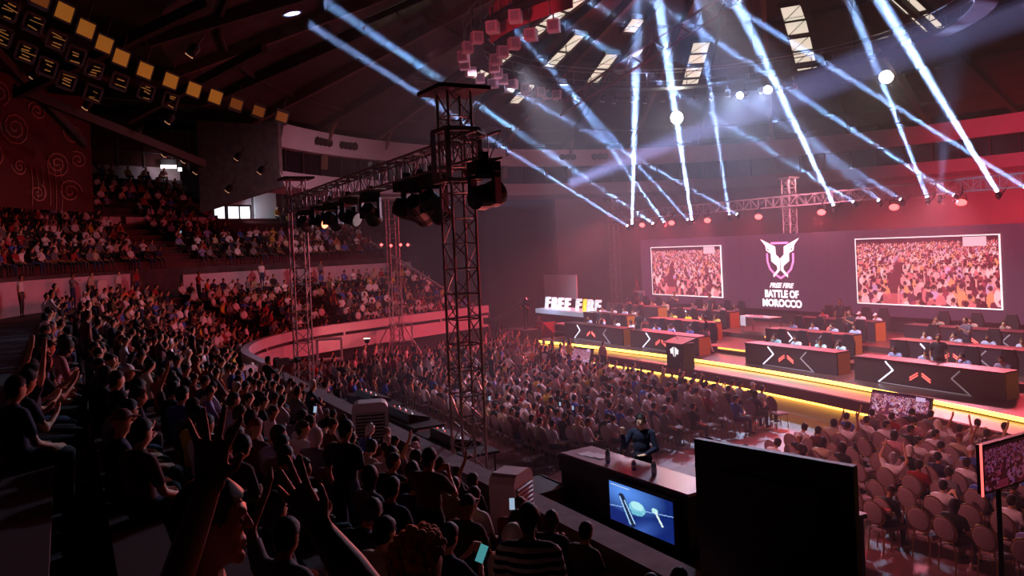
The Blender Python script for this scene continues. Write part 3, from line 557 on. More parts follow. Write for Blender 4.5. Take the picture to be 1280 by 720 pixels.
t = thing('monitor_stand', 'black stand box under the left floor monitor', 'stand', (21.4, 31.6, 0)); MB().box((-.35, -.7, 0), (.3, .7, .55)).build('box', M['black'], t)

# ================================================================ trusses and lights
def truss(name, p, q, size, label, u, v, detail=True, m=None, cat='truss', group=None):
    m = m or M['steel']; p, q, u, v = Vector(p), Vector(q), Vector(u), Vector(v); t = thing(name, label, cat, p, 0, group); d = q-p; L = d.length; d.normalize(); h = size/2
    cs = [u*h+v*h, u*h-v*h, -u*h-v*h, -u*h+v*h]
    for c in cs: MB().tube(c, c+d*L, .028, 6).build('chord', m, t)
    n = max(2, round(L/size)); st = L/n; allb = MB()
    meshes = {}
    for k in range(n):
        for s_ in range(4):
            a, b = cs[s_], cs[(s_+1) % 4]
            if k % 2: a, b = b, a
            if detail:
                key = (s_, k % 2)
                if key not in meshes: meshes[key] = MB().tube(a, b+d*st, .014, 5, caps=False).mesh('brace', m)
                link('brace', meshes[key], t, d*st*k)
                if ('h', s_) not in meshes: meshes['h', s_] = MB().tube(cs[s_], cs[(s_+1) % 4], .014, 5, caps=False).mesh('strut', m)
                if k: link('strut', meshes['h', s_], t, d*st*k)
            else: allb.tube(a+d*st*k, b+d*st*(k+1), .016, 4, caps=False)
    if not detail: stuff(allb.build('bracing', m, t))
    return t
XV, YV = Vector((1, 0, 0)), Vector((0, 1, 0))
T1 = truss('truss_tower', (6.9, 14.4, 0), (6.9, 14.4, 9.5), .5, 'tall steel truss tower behind the dark parapet, nearest of all', XV, YV)
MB().box((-.55, -.55, 9.5), (.55, .55, 9.58)).build('top_plate', M['dsteel'], T1); MB().box((-.6, -.6, 0), (.6, .6, .05)).build('base_plate', M['dsteel'], T1)
for sx in (-1, 1):
    for sy in (-1, 1): MB().tube((sx*.3, sy*.3, .4), (sx*.95, sy*.95, 0), .02, 6).build('outrigger', M['steel'], T1)
mb = MB()
for sx in (-1, 1):
    for z in (7.75, 8.75): mb.bar((-.34, sx*.34, z), (.34, sx*.34, z), .08).bar((sx*.34, -.34, z), (sx*.34, .34, z), .08)
    for sy in (-1, 1): mb.bar((sx*.34, sy*.34, 7.75), (sx*.34, sy*.34, 8.75), .08)
mb.build('sleeve_block', M['steel'], T1)
T2 = truss('truss_tower', (6.9, 26.9, 0), (6.9, 26.9, 8.95), .5, 'steel truss tower beside the cameraman at the left end of the lighting beam', XV, YV); MB().box((-.5, -.5, 8.95), (.5, .5, 9.02)).build('top_plate', M['dsteel'], T2); MB().box((-.5, -.5, 0), (.5, .5, .05)).build('base_plate', M['dsteel'], T2)
T3 = truss('truss_tower', (15, 39.4, 0), (15, 39.4, 9.1), .5, 'pink lit truss tower in front of the far stand', XV, YV); MB().box((-.8, -.8, 9.1), (.8, .8, 9.2)).build('top_plate', M['steel'], T3); MB().box((-.5, -.5, 0), (.5, .5, .05)).build('base_plate', M['dsteel'], T3)
for sx in (-1, 1):
    for sy in (-1, 1): MB().tube((sx*.28, sy*.28, 2.6), (sx*1.4, sy*1.4, 0), .03, 6).build('outrigger', M['steel'], T3)
M['lit_tsteel'] = mat('lit_truss_steel', 'c4b8bc', .6, .2)  # paler copy of the steel, lamp light put into its colour
BT = truss('lighting_beam', (6.9, 13.0, 8.3), (6.9, 27.6, 8.1), .5, 'long dark truss beam carrying moving heads between two towers', XV, UP, True, M['steel'])
ST = truss('stage_beam', (34.3, 8, 8.2), (34.3, 46.6, 8.2), .55, 'long truss beam above the LED wall with red lamps', XV, UP, True, M['lit_tsteel'])
for y, z0, lab in ((46.2, 0, 'truss tower at the left end of the LED wall'), (30.5, 0, 'truss tower rising behind the middle of the LED wall'), (14.8, 0, 'truss tower behind the right end of the LED wall')):
    t = truss('stage_tower', (34.3 if y > 40 else 34.5, y, 0), (34.3 if y > 40 else 34.5, y, 9.4), .5, lab, XV, YV, y > 20, M['lit_tsteel'])
    MB().box((-.4, -.4, 9.4), (.4, .4, 9.5)).build('top_plate', M['steel'], t); MB().box((-.35, -.35, 7.8), (.35, .35, 7.86)).box((-.35, -.35, 8.55), (.35, .35, 8.6)).build('sleeve_block', M['steel'], t); MB().box((-.5, -.5, 0), (.5, .5, .05)).build('base_plate', M['dsteel'], t)
MH = dict(base=MB().box((-.17, -.12, -.16), (.17, .12, 0)).mesh('base', M['black']), yoke=MB().box((-.21, -.06, -.52), (-.16, .06, -.12)).box((.16, -.06, -.52), (.21, .06, -.12)).box((-.21, -.06, -.2), (.21, .06, -.14)).mesh('yoke', M['black']),
    head=MB().lathe((0, 0, 0), [(.05, -.22), (.12, -.2), (.155, -.05), (.15, .12), (.165, .2), (.165, .24)], 16).mesh('head', M['black']), lens=MB().lathe((0, 0, .24), [(.14, 0), (.10, .015), (.01, .02)], 14).mesh('lens', M['beamlens']), clamp=MB().box((-.05, -.04, 0), (.05, .04, .12)).mesh('clamp', M['dsteel']))
def moving_head(loc, aim, label, s=1.0, lens=None, energy=0, color=(.45, .62, 1), size=2.2, blend=.35, flip=False):
    loc = Vector(loc); t = thing('moving_head_light', label, 'stage light', loc); t.scale = (s, s, s)
    cl = link('clamp', MH['clamp'], t); ba = link('base', MH['base'], t); y = link('yoke', MH['yoke'], t); c = Vector((0, 0, .42 if flip else -.42))
    if flip: cl.rotation_euler = ba.rotation_euler = (PI, 0, 0); MB().bar((0, 0, -.08), (1.35, 0, (8.0-loc.z)/s), .06).build('arm', M['dsteel'], t)
    d = (Vector(aim)-(loc+c*s)).normalized(); h = link('head', MH['head'], t, c); h.rotation_euler = d.to_track_quat('Z', 'Y').to_euler(); y.rotation_euler = (PI if flip else 0, 0, math.atan2(d.y, d.x)+PI/2)
    l = link('lens', MH['lens'] if lens is None else lens, h)
    if energy:
        L = bpy.data.lights.new('beam', 'AREA'); L.energy = energy; L.color = color; L.shape = 'DISK'; L.size = .17; L.spread = R(size)
        lo = bpy.data.objects.new('beam', L); COL.objects.link(lo); lo.location = loc+c*s+d*.34*s; lo.rotation_euler = d.to_track_quat('-Z', 'Y').to_euler()
    return t
def onx(px, py, X):                                       # point of the plane x = X seen at px, py
    d = at(px, py, 1)-Vector((0, 0, EYE)); return Vector((0, 0, EYE))+d*(X/d.x)
BLUE = (.33, .52, 1)
beams = [((790, 285), (797, 0), 40, 2.3, 1.1), ((865, 280), (823, 0), 38, 2.4, 1.2), ((912, 275), (880, 60), 45, 1.8, .55), ((1043, 263), (920, 0), 36, 2.8, 1.5), ((1160, 253), (1062, 0), 33, 2.4, .55), ((1248, 246), (1100, 0), 30, 2.8, 1.7),
    ((785, 287), (520, 115), 38, .8, .15), ((817, 284), (403, 0), 31, .9, .22), ((831, 283), (690, 85), 45, 2.4, .4), ((861, 280), (706, 106), 44, 1.1, .22), ((923, 273), (700, 145), 42, .9, .2), ((1069, 258), (896, 147), 38, 1.0, .3), ((1128, 255), (935, 128), 36, 1.0, .2), ((1195, 250), (1000, 120), 36, 1.2, .4), ((1284, 240), (1010, 66), 33, 1.2, .35), ((1100, 256), (1040, 200), 36, 9, .12), ((1175, 252), (1185, 120), 36, 16, .07)]
MHI = 0
for i, (p, q, Y, sz, k) in enumerate(sorted(beams)):
    A = onx(p[0], p[1]-4, 33.45); A.z -= .2; B = at(q[0], q[1], Y)
    moving_head(A, B, 'small moving head light under the beam over the LED wall, %s from the left' % nth(i), .5, None, 1500*k, BLUE, sz, .35, True)
PAR = [MB().lathe((0, 0, 0), [(.12, .22), (.17, .16), (.18, -.02)], 14, 'x').mesh('housing', M['black']), MB().lathe((-.03, 0, 0), [(.15, 0), (.15, .015)], 14, 'x').mesh('lens', M['parred']), MB().bar((.08, 0, .3), (.45, 0, .62), .04).bar((.08, -.2, 0), (.08, -.2, .3), .03).bar((.08, .2, 0), (.08, .2, .3), .03).bar((.08, -.2, .3), (.08, .2, .3), .03).mesh('yoke', M['black'])]
for i, px in enumerate((802, 839, 884, 948, 1027, 1118, 1202, 1291)):
    c = onx(px, 262, 33.75); c.z = 7.45; t = thing('wash_light', 'red glowing wash lamp above the LED wall, %s from the left' % nth(i), 'stage light', c, 0, 'red wash lamps above the LED wall')
    link('housing', PAR[0], t); link('lens', PAR[1], t).scale = (1, 1.5, 1); link('yoke', PAR[2], t); t.rotation_euler = (0, R(-12), R(15))
    spot('red_wash', c+Vector((-.12, 0, 0)), (25, c.y-1, 0), 2300, (1, .05, .08), 150, .9, .15)
# moving heads on the near beam
MHB = [((6.9, 13.25, 8.0), (24, 21, 11.5), 'large black moving head on the near end of the beam, throwing a blue beam', 1.55, mat('mh_lens_red', '401010', .3, emit=(1, .15, .1), es=.5)),
    ((6.9, 15.6, 8.0), (14, 19, 1), 'large black moving head left of the nearest tower', 1.55, M['glassd']), ((6.9, 16.4, 8.0), (16, 24, 1), 'large black moving head, second left of the nearest tower', 1.6, M['glassd']), ((6.9, 17.1, 8.0), (20, 14, 3), 'large black moving head with a pale lens, third left of the nearest tower', 1.55, M['dimled']),
    ((6.9, 19.6, 7.95), (14, 28, 1), 'black moving head at the middle of the beam with orange lens', 1.3, mat('mh_lens_orange', 'ff6040', .3, emit=(1, .3, .15), es=6)), ((6.9, 21.4, 7.95), (14, 10, 3), 'black moving head with a white lens left of the orange one', 1.3, M['dimled']), ((6.9, 23, 7.95), (16, 30, 1), 'black moving head on the left half of the beam', 1.3, M['glassd']), ((6.9, 24.4, 7.95), (16, 10, 2), 'black moving head with reddish lens near the left tower', 1.2, mat('mh_lens_orange2', 'ff6040', .3, emit=(1, .25, .12), es=4)), ((6.9, 26, 7.95), (14, 36, 1), 'black moving head beside the left tower', 1.2, M['glassd'])]
for loc, aim, lab, s, l in MHB:
    lm = MB().lathe((0, 0, .24), [(.14, 0), (.10, .015), (.01, .02)], 14).mesh('lens', l); moving_head(loc, aim, lab, s, lm)
spot('broad_beam', (7.7, 13.5, 7.2), at(1280, 2, 38), 900000, (.42, .46, 1), 5, .6, .1)
spot('broad_beam', (8.2, 17.4, 7.4), (30, 19, 8.6), 15000, (.5, .58, 1), 8, .6, .1)
spot('tower_uplight', (13.2, 37.6, 1.2), (15, 39.4, 5), 900, (1, .25, .28), 60, .9, .1); spot('tower_red_fill', (10.2, 17.5, 3.5), (6.9, 14.4, 6), 1100, (1, .16, .16), 80, .9, .2); spot('tower_red_fill', (9.5, 28, 2.5), (6.9, 26.9, 4), 320, (1, .16, .16), 80, .9, .2)  # red pair added to light the near towers' steel, without fixtures
for i, (px, py) in enumerate(((478, 306), (490, 307), (502, 306), (511, 306))):
    c = at(px, py, 41.4+.1*i); t = thing('red_lamp', 'small red lamp on the pink tower, %s of four from the left' % nth(i), 'lamp', c); MB().lathe((0, 0, 0), [(.10, -.1), (.12, 0), (.08, .12)], 10).build('housing', M['black'], t); MB().lathe((-.1, -.12, 0), [(.02, -.08), (.09, 0), (.02, .08)], 10).build('lens', M['parred'], t)

# ================================================================ people
def ico(sub):
    bm = bmesh.new(); bmesh.ops.create_icosphere(bm, subdivisions=sub, radius=1); v = np.array([p.co[:] for p in bm.verts]); f = [[q.index for q in t.verts] for t in bm.faces]; bm.free(); return v, f
ICO, ICOF = ico(2)
def blob(prims, voxel, target, smooth=4):
    """one continuous closed surface round all the given capsules ('c', p, q, r1, r2, label) and ellipsoids ('e', centre, radii, rotation, label)"""
    bm = bmesh.new()
    for p in prims:
        if p[0] == 'c':
            a, b = np.array(p[1]), np.array(p[2]); vs = [bm.verts.new(x) for x in np.concatenate([ICO*p[3]+a, ICO*p[4]+b])]
            r = bmesh.ops.convex_hull(bm, input=vs)
            bmesh.ops.delete(bm, geom=[g for g in r['geom_interior'] if isinstance(g, bmesh.types.BMVert)], context='VERTS')
        else:
            m = np.array(Euler(p[3]).to_matrix()); vs = [bm.verts.new(x) for x in (ICO*np.array(p[2]))@m.T+np.array(p[1])]
            for t in ICOF: bm.faces.new([vs[i] for i in t])
    me = bpy.data.meshes.new('tmp'); bm.to_mesh(me); bm.free()
    o = bpy.data.objects.new('tmp', me); COL.objects.link(o)
    d = o.modifiers.new('r', 'REMESH'); d.mode = 'VOXEL'; d.voxel_size = voxel
    s = o.modifiers.new('s', 'SMOOTH'); s.factor = .5; s.iterations = smooth
    dg = bpy.context.evaluated_depsgraph_get(); dg.update(); n = len(o.evaluated_get(dg).data.polygons)*2
    if n > target: q = o.modifiers.new('d', 'DECIMATE'); q.ratio = target/n
    out = grab(o); bpy.data.objects.remove(o); bpy.data.meshes.remove(me)
    V = np.array([v.co[:] for v in out.vertices]); F = [tuple(p.vertices) for p in out.polygons]; NV = np.array([v.normal[:] for v in out.vertices])
    bpy.data.meshes.remove(out)
    C = np.array([V[list(f)].mean(0) for f in F]); best = np.full(len(F), 1e9); lab = np.zeros(len(F), dtype='U8')
    for p in prims:
        if p[0] == 'c':
            a, b = np.array(p[1]), np.array(p[2]); ab = b-a; t = np.clip(((C-a)@ab)/max(ab@ab, 1e-9), 0, 1); D = np.linalg.norm(C-(a+t[:, None]*ab), axis=1)-(p[3]+(p[4]-p[3])*t); L = p[5]
        else:
            m = np.array(Euler(p[3]).to_matrix()); q = (C-np.array(p[1]))@m; D = (np.linalg.norm(q/np.array(p[2]), axis=1)-1)*min(p[2]); L = p[4]
        w = D < best; best[w] = D[w]; lab[w] = L
    return V, F, NV, C, lab
def rx(p, piv, a):
    p = np.array(p, float)-piv; c, s = math.cos(a), math.sin(a); return np.array((p[0], c*p[1]-s*p[2], s*p[1]+c*p[2]))+piv
def rz(p, piv, a):
    p = np.array(p, float)-piv; c, s = math.cos(a), math.sin(a); return np.array((c*p[0]-s*p[1], s*p[0]+c*p[1], p[2]))+piv
def body(sit=True, armL=None, armR=None, lean=0, yaw=0, sleeve='short', step=0, fine=False, hold=None, pitch=0):
    """prims of a person facing +y, feet on z = 0; arms: (elbow, wrist, fingertip) for the trunk upright on a seat 0.46 m high (standing adds 0.42 m)"""
    up = 0 if sit else .42; P = []; HP = np.array((0, 0, .56+up))
    T = lambda p: tuple(rx(np.array(p)+np.array((0, 0, up)), HP, -lean))
    P.append(('e', (0, 0, .55+up), (.165, .125, .11), (0, 0, 0), 'legs'))
    for s in (-1, 1):
        if sit:
            P += [('c', (s*.09, .02, .545), (s*.13, .43, .50), .085, .062, 'legs'), ('c', (s*.13, .43, .49), (s*.13, .42, .10), .06, .042, 'legs'), ('c', (s*.13, .40, .05), (s*.14, .58, .038), .045, .034, 'shoes')]
        else:
            f = s*step; P += [('c', (s*.09, 0, .93), (s*.10, .03+f*.5, .50), .088, .062, 'legs'), ('c', (s*.10, .03+f*.5, .50), (s*.10, f, .10), .06, .042, 'legs'), ('c', (s*.10, f-.03, .05), (s*.11, f+.16, .038), .045, .034, 'shoes')]
    P += [('e', T((0, 0, .70)), (.150, .112, .17), (-lean, 0, 0), 'torso'), ('e', T((0, -.012, .87)), (.178, .118, .16), (-lean, 0, 0), 'torso'), ('c', T((-.155, -.012, .955)), T((.155, -.012, .955)), .062, .062, 'torso'), ('c', T((0, -.005, .98)), T((0, .02, 1.08)), .054, .05, 'neck')]
    HC = np.array(T((0, .035, 1.175))); NK = np.array(T((0, .01, 1.06)))
    H = lambda p: tuple(rz(rx(rx(np.array(p)+HC, HC, -lean*.3), NK, -pitch), NK, yaw))
    hr = (-lean*.3-pitch, 0, yaw)
    P += [('e', H((0, 0, .01)), (.077, .097, .112), hr, 'head'), ('e', H((0, .03, -.055)), (.058, .062, .066), hr, 'head'), ('c', H((0, .096, .0)), H((0, .108, -.022)), .012, .016, 'head')]
    for s in (-1, 1): P.append(('e', H((s*.078, -.005, -.005)), (.014, .026, .034), hr, 'head'))
    for s, arm in ((-1, armL), (1, armR)):
        e, w, f = arm or ((s*.25, .06, .68), (s*.17, .28, .60), (s*.10, .40, .58))
        q = (lambda p: tuple(np.array(p)+np.array((0, 0, up)))) if hold == 'abs' else T
        S0 = T((s*.19, -.012, .945)); E, Wr, Fg = q(e), q(w), q(f); mid = tuple(np.array(S0)*.35+np.array(E)*.65)
        lab2 = 'torso' if sleeve != 'none' else 'arm'
        P += [('c', S0, mid, .056, .047, lab2), ('c', mid, E, .045, .042, 'torso' if sleeve == 'long' else 'arm'), ('c', E, Wr, .041, .030, 'torso' if sleeve == 'long' else 'arm')]
        a, b = np.array(Wr), np.array(Fg); d = b-a; L = np.linalg.norm(d); d /= max(L, 1e-6); sd = np.cross(d, (0, 0, 1)); sd = sd/np.linalg.norm(sd) if np.linalg.norm(sd) > .3 else np.array((1., 0, 0))
        if not fine:
            P += [('c', tuple(a), tuple(a+d*L*.9), .032, .030, 'hand'), ('c', tuple(a+d*.03), tuple(a+d*.08+sd*.05*-s), .016, .013, 'hand')]
        else: P += hand(a, d, sd, s, .19 if fine is True else fine)
    return P, (HC, NK, yaw, lean*.3+pitch)
def hand(a, d, sd, s, L, spread=.16, curl=.25, nrm=None, th=1.0, fl=1.0):
    """palm, five fingers of different lengths with a knuckle bend, thumb from the side of the palm"""
    a, d, sd = np.array(a, float), np.array(d, float), np.array(sd, float); n = np.cross(sd, d) if nrm is None else np.array(nrm); P = []; k = L/.19
    for i in range(4):
        o = (i-1.5)*.021*k; P.append(('c', tuple(a+sd*o*.7), tuple(a+d*.088*k+sd*o), .015*k*th, .0125*k*th, 'hand'))
        l = (.060, .072, .066, .050)[i]*k*fl; dd = d+sd*(i-1.5)*spread; dd /= np.linalg.norm(dd); b = a+d*.088*k+sd*o; c = b+dd*l*.55; e = dd+n*curl; e /= np.linalg.norm(e); f = c+e*l*.62
        P += [('c', tuple(b), tuple(c), .0105*k*th, .0095*k*th, 'hand'), ('c', tuple(c), tuple(f), .0095*k*th, .0075*k*th, 'hand')]
    t0 = a+d*.02*k-sd*.022*k; t1 = t0+(d*.55-sd*.75)*.05*k; t2 = t1+(d*.85-sd*.35)*.036*k
    P += [('c', tuple(t0), tuple(t1), .0145*k*th, .0115*k*th, 'hand'), ('c', tuple(t1), tuple(t2), .0110*k*th, .0085*k*th, 'hand')]
    return P
def shell(V, F, N, mask, off, name, m, smooth=True):
    F2 = [f for f, k in zip(F, mask) if k]
    if not F2: return None
    idx = sorted({i for f in F2 for i in f}); mp = {i: j for j, i in enumerate(idx)}
    me = bpy.data.meshes.new(name); o = off if np.isscalar(off) else off[idx][:, None]
    me.from_pydata((V[idx]+N[idx]*o).tolist(), [], [[mp[i] for i in f] for f in F2]); me.materials.append(m)
    me.polygons.foreach_set('use_smooth', [smooth]*len(me.polygons)); return me
def hairmask(C, lab, hd, kind='short'):
    HC, NK, yaw, pit = hd; q = C-NK; c, s = math.cos(-yaw), math.sin(-yaw); q = np.stack([c*q[:, 0]-s*q[:, 1], s*q[:, 0]+c*q[:, 1], q[:, 2]], 1)
    c, s = math.cos(pit), math.sin(pit); q = np.stack([q[:, 0], c*q[:, 1]-s*q[:, 2], s*q[:, 1]+c*q[:, 2]], 1)+NK-HC
    ear = (np.abs(q[:, 0]) > .076) & (q[:, 2] < .02)
    if kind == 'scarf': return ((lab == 'head') | (lab == 'neck')) & ~((q[:, 1] > .045) & (q[:, 2] < .065) & (np.abs(q[:, 0]) < .06)), q
    if kind == 'cap': return (lab == 'head') & (q[:, 2] > .035+.12*q[:, 1]), q
    if kind == 'long': return ((lab == 'head') | (lab == 'neck')) & (q[:, 2] > -.02+1.05*q[:, 1]-.10*(q[:, 1] < 0)), q
    return (lab == 'head') & (q[:, 2] > -.012+1.0*q[:, 1]) & ~ear, q
class Proto:
    def __init__(s, name, voxel=.026, target=1500, hairs=('short',), **k):
        s.P, s.hd = body(**k); s.sit = k.get('sit', True); V, F, N, C, lab = blob(s.P, voxel, target); s.V, s.F, s.N, s.C, s.lab = V, F, N, C, lab; s.name = name
        me = bpy.data.meshes.new('person'); me.from_pydata(V.tolist(), [], F); me.materials.append(M['skin']); me.polygons.foreach_set('use_smooth', [True]*len(F)); s.body = me
        s.shirt = shell(V, F, N, lab == 'torso', .012, 'shirt', M['cloth']); s.trousers = shell(V, F, N, lab == 'legs', .011, 'trousers', M['cloth']); s.shoes = [shell(V, F, N, (lab == 'shoes') & ((C[:, 0] > 0) == k), .008, 'shoe', M['cloth']) for k in (False, True)]
        s.hair = {}
        for h in hairs:
            m, q = hairmask(C, lab, s.hd, h); s.hair[h] = shell(V, F, N, m, {'short': .014, 'cap': .016, 'scarf': .02, 'long': .022}[h], {'short': 'hair', 'cap': 'cap', 'scarf': 'headscarf', 'long': 'hair'}[h], M['hair'])
            if h == 'cap':                               # the peak
                HC, NK, yaw, pit = s.hd; f = lambda p: tuple(rz(rx(np.array(p)+HC, NK, -pit), NK, yaw)); bm = MB(); bm.add([f(p) for p in ((-.07, .075, .055), (.07, .075, .055), (.05, .165, .035), (-.05, .165, .035), (-.07, .075, .04), (.07, .075, .04), (.05, .165, .025), (-.05, .165, .025))], [(0, 1, 2, 3), (7, 6, 5, 4), (0, 4, 5, 1), (1, 5, 6, 2), (2, 6, 7, 3), (3, 7, 4, 0)])
                s.brim = bm.mesh('cap_peak', M['hair'])
        HC, NK, yaw, pit = s.hd; f = lambda p: tuple(rz(rx(np.array(p)+HC, NK, -pit), NK, yaw))
        mb = MB(); a = [f((.088*math.cos(t), -.01, .03+.1*math.sin(t))) for t in np.linspace(0, PI, 9)]
        for p, q in zip(a, a[1:]): mb.bar(p, q, .022)
        for sx in (-1, 1): mb.tube(f((sx*.078, -.005, .0)), f((sx*.105, -.005, .0)), .042, 10)
        s.headset = mb.mesh('headset', M['black'])
        s.eyes = [MB().lathe(f((sx*.031, .083, .004)), [(.004, -.01), (.0125, 0), (.004, .01)], 8).mesh('eye', M['eye']) for sx in (-1, 1)]
        s.mouth = MB().obox(f((0, .088, -.060)), (1, 0, 0), (0, 1, 0), (0, 0, 1), .022, .006, .005).mesh('mouth', mat('lips', '6a2f30', .6)) if yaw == 0 and pit == 0 else None
    def put(s, loc, rz, shirt, label, group=None, trousers='1c1c24', hair='0c0908', skin='8a5a44', kind='short', headset=False, face_=False, scale=1, shoes='302c2c', extra=None):
        o = link('person', s.body, None, loc, rz); tag(o, label, 'person', group); o.scale = (scale,)*3; o.color = (*lin(skin), 1)
        for n, me, c in (('shirt', s.shirt, shirt), ('trousers', s.trousers, trousers), ('shoe', s.shoes[0], shoes), ('shoe', s.shoes[1], shoes), ({'cap': 'cap', 'scarf': 'headscarf'}.get(kind, 'hair'), s.hair[kind], hair)):
            if me: link(n, me, o).color = (*lin(c), 1)
        if kind == 'cap': link('cap_peak', s.brim, o).color = (*lin(hair), 1)
        if headset: link('headset', s.headset, o)
        if face_:
            for e in s.eyes: link('eye', e, o)
            if s.mouth: link('mouth', s.mouth, o)
        return o
ALLH = ('short', 'cap', 'scarf', 'long')
clap = (((-.27, .14, .74), (-.08, .33, .90), (-.02, .40, 1.02)), ((.27, .14, .74), (.08, .33, .90), (.02, .40, 1.02)))
PR = dict(lap=Proto('lap', hairs=ALLH), lean=Proto('lean', hairs=ALLH, lean=.42, armL=((-.26, .18, .66), (-.14, .30, .78), (-.05, .36, .86)), armR=((.26, .18, .66), (.14, .30, .78), (.05, .36, .86))), clap=Proto('clap', hairs=ALLH, armL=clap[0], armR=clap[1]),
    turn=Proto('turn', hairs=ALLH, yaw=.7), turnr=Proto('turnr', hairs=ALLH, yaw=-.7, armR=((.25, .12, .68), (.05, .30, .72), (-.06, .34, .76))), phone=Proto('phone', hairs=ALLH, pitch=.3, armL=((-.25, .10, .70), (-.10, .30, .82), (-.03, .36, .90)), armR=((.25, .10, .70), (.10, .30, .82), (.03, .36, .90))),
    raised=Proto('raised', hairs=ALLH, armL=((-.34, .04, 1.16), (-.26, .12, 1.40), (-.24, .15, 1.55)), armR=((.25, .06, .68), (.17, .28, .60), (.10, .40, .58))), cheer=Proto('cheer', hairs=ALLH, armL=((-.34, .04, 1.16), (-.24, .10, 1.42), (-.22, .12, 1.57)), armR=((.34, .04, 1.16), (.24, .10, 1.42), (.22, .12, 1.57))))
STN = dict(idle=Proto('idle', hairs=ALLH, sit=False, armL=((-.25, -.01, .68), (-.25, .08, .46), (-.24, .12, .34)), armR=((.25, -.01, .68), (.25, .08, .46), (.24, .12, .34))), claps=Proto('claps', hairs=ALLH, sit=False, armL=clap[0], armR=clap[1]),
    walk=Proto('walk', hairs=ALLH, sit=False, step=.22, armL=((-.26, .05, .69), (-.20, .26, .60), (-.16, .36, .60)), armR=((.25, -.12, .69), (.24, -.10, .46), (.23, -.06, .34))), camera=Proto('camera', hairs=ALLH, sit=False, armL=((-.24, .22, .76), (-.10, .40, .98), (-.04, .46, 1.05)), armR=((.24, .20, .74), (.12, .40, .92), (.08, .46, .98))))
pl = (((-.29, .18, .72), (-.07, .30, .90), (-.02, .33, .98)), ((.29, .18, .72), (.07, .30, .90), (.02, .33, .98)))
PLY = [Proto('player', hairs=('short', 'cap', 'scarf'), lean=.18, pitch=.12, armL=pl[0], armR=pl[1]), Proto('player', hairs=('short', 'cap', 'scarf'), lean=.3, pitch=.05, yaw=.3, armL=((-.30, .2, .74), (-.10, .22, 1.05), (-.05, .2, 1.14)), armR=pl[1]), Proto('player', hairs=('short', 'cap', 'scarf'), lean=.25, yaw=-.3, armL=pl[0], armR=((.30, .16, .78), (.13, .14, 1.05), (.10, .10, 1.15)))]
# players behind the desks
RW = ['pale blue', 'purple blue', 'pale teal', 'grey lilac', 'whitish', 'yellow', 'light blue', 'lilac grey', 'tan', 'dark', 'white', 'olive']
SK = ['c08a6a', 'a87050', 'd0a080', '94603f', 'b87c5c']; HAIRS = ['120c0a', '1a1210', '0a0808', '2a1a12']
for ri, (x, y0, y1, z, place, cols) in enumerate(ROWS):
    for i in range(4):
        w = y1-y0; y = y1-w*(.14+.24*i)+rng.uniform(-.08, .08); xx = x+1.28
        gaming_chair(xx, y, z, R(90), 'black player chair, %s from the left at the %s' % (nth(i), place))
        cap_ = (ri == 10 and i in (2, 3)) or (ri == 0 and i == 1)
        p = PLY[(i+ri) % 3].put((xx-.02, y, z-.05), R(90)+rng.uniform(-.25, .25), cols[i], '%s shirted player, %s from left, %s' % (RW[ri], nth(i), place), 'players at their desks', '24242c', 'e8e4e8' if cap_ else HAIRS[i % 4], SK[(i*3+ri) % 5], 'cap' if cap_ else 'short', True, scale=.95)
STAND = [  # people standing or moving on the stage
    ((25.3, 27.4, 1.15), R(60), 'walk', '201a20', 'c8c4cc', 'host in dark shirt and pale trousers walking beside the centre steps', 'short'), ((25.2, 41.9, 0.35), R(110), 'idle', '8a1018', '3a0a10', 'person in a long red coat standing beside the red drape', 'long'),
    ((30.9, 24.66, 1.62), R(100), 'idle', '3a2026', '20181c', 'person in black standing behind the back desk right of the centre', 'long'), ((28.75, 22.45, 1.40), R(80), 'claps', '2a2226', '1c181c', 'person in black leaning at the middle desk below the white caps', 'short'),
    ((28.6, 17.4, 1.40), R(70), 'claps', '5a4a58', '201c24', 'person clapping hands high behind the far right middle desk', 'short'), ((25.35, 16.4, 1.15), R(120), 'idle', '16161c', '18181c', 'referee in a black jacket standing behind the front right desk', 'short'),
    ((31.0, 15.6, 1.62), R(90), 'claps', '3a1c22', '1c181c', 'person in dark clothes standing at the back right under the screen', 'long'), ((31.0, 33.2, 1.62), R(80), 'idle', '3c242a', '1c181c', 'person in dark clothes standing in front of the LED wall, left of its emblem', 'short'),
    ((31.4, 36.6, 1.62), R(110), 'claps', '4a3038', '1c181c', 'person standing between the two back left desks', 'short'), ((25.4, 35.9, 1.15), R(70), 'idle', '262028', '18181c', 'person in black behind the far left front desk', 'short'), ((25.3, 32.3, 1.15), R(90), 'idle', '1a181e', '18181c', 'person in black standing between the two left front desks', 'short'),
    ((32.4, 41.6, 1.62), R(90), 'idle', '1a141a', '18181c', 'person in black beside the white framed picture', 'short'), ((22.3, 41.5, 0), R(60), 'idle', '241a20', '18181c', 'technician in dark clothes at the left foot of the stage', 'short'), ((17.3, 44.2, 3.2) , R(200), 'idle', '5a3a40', '18181c', 'person standing at the far end of the parapet', 'short')]
for loc, rz_, pose, sh_, tr, lab, hk in STAND: STN[pose].put(loc, rz_, sh_, lab, None, tr, '120c0a', 'a87050', hk, scale=1.0)

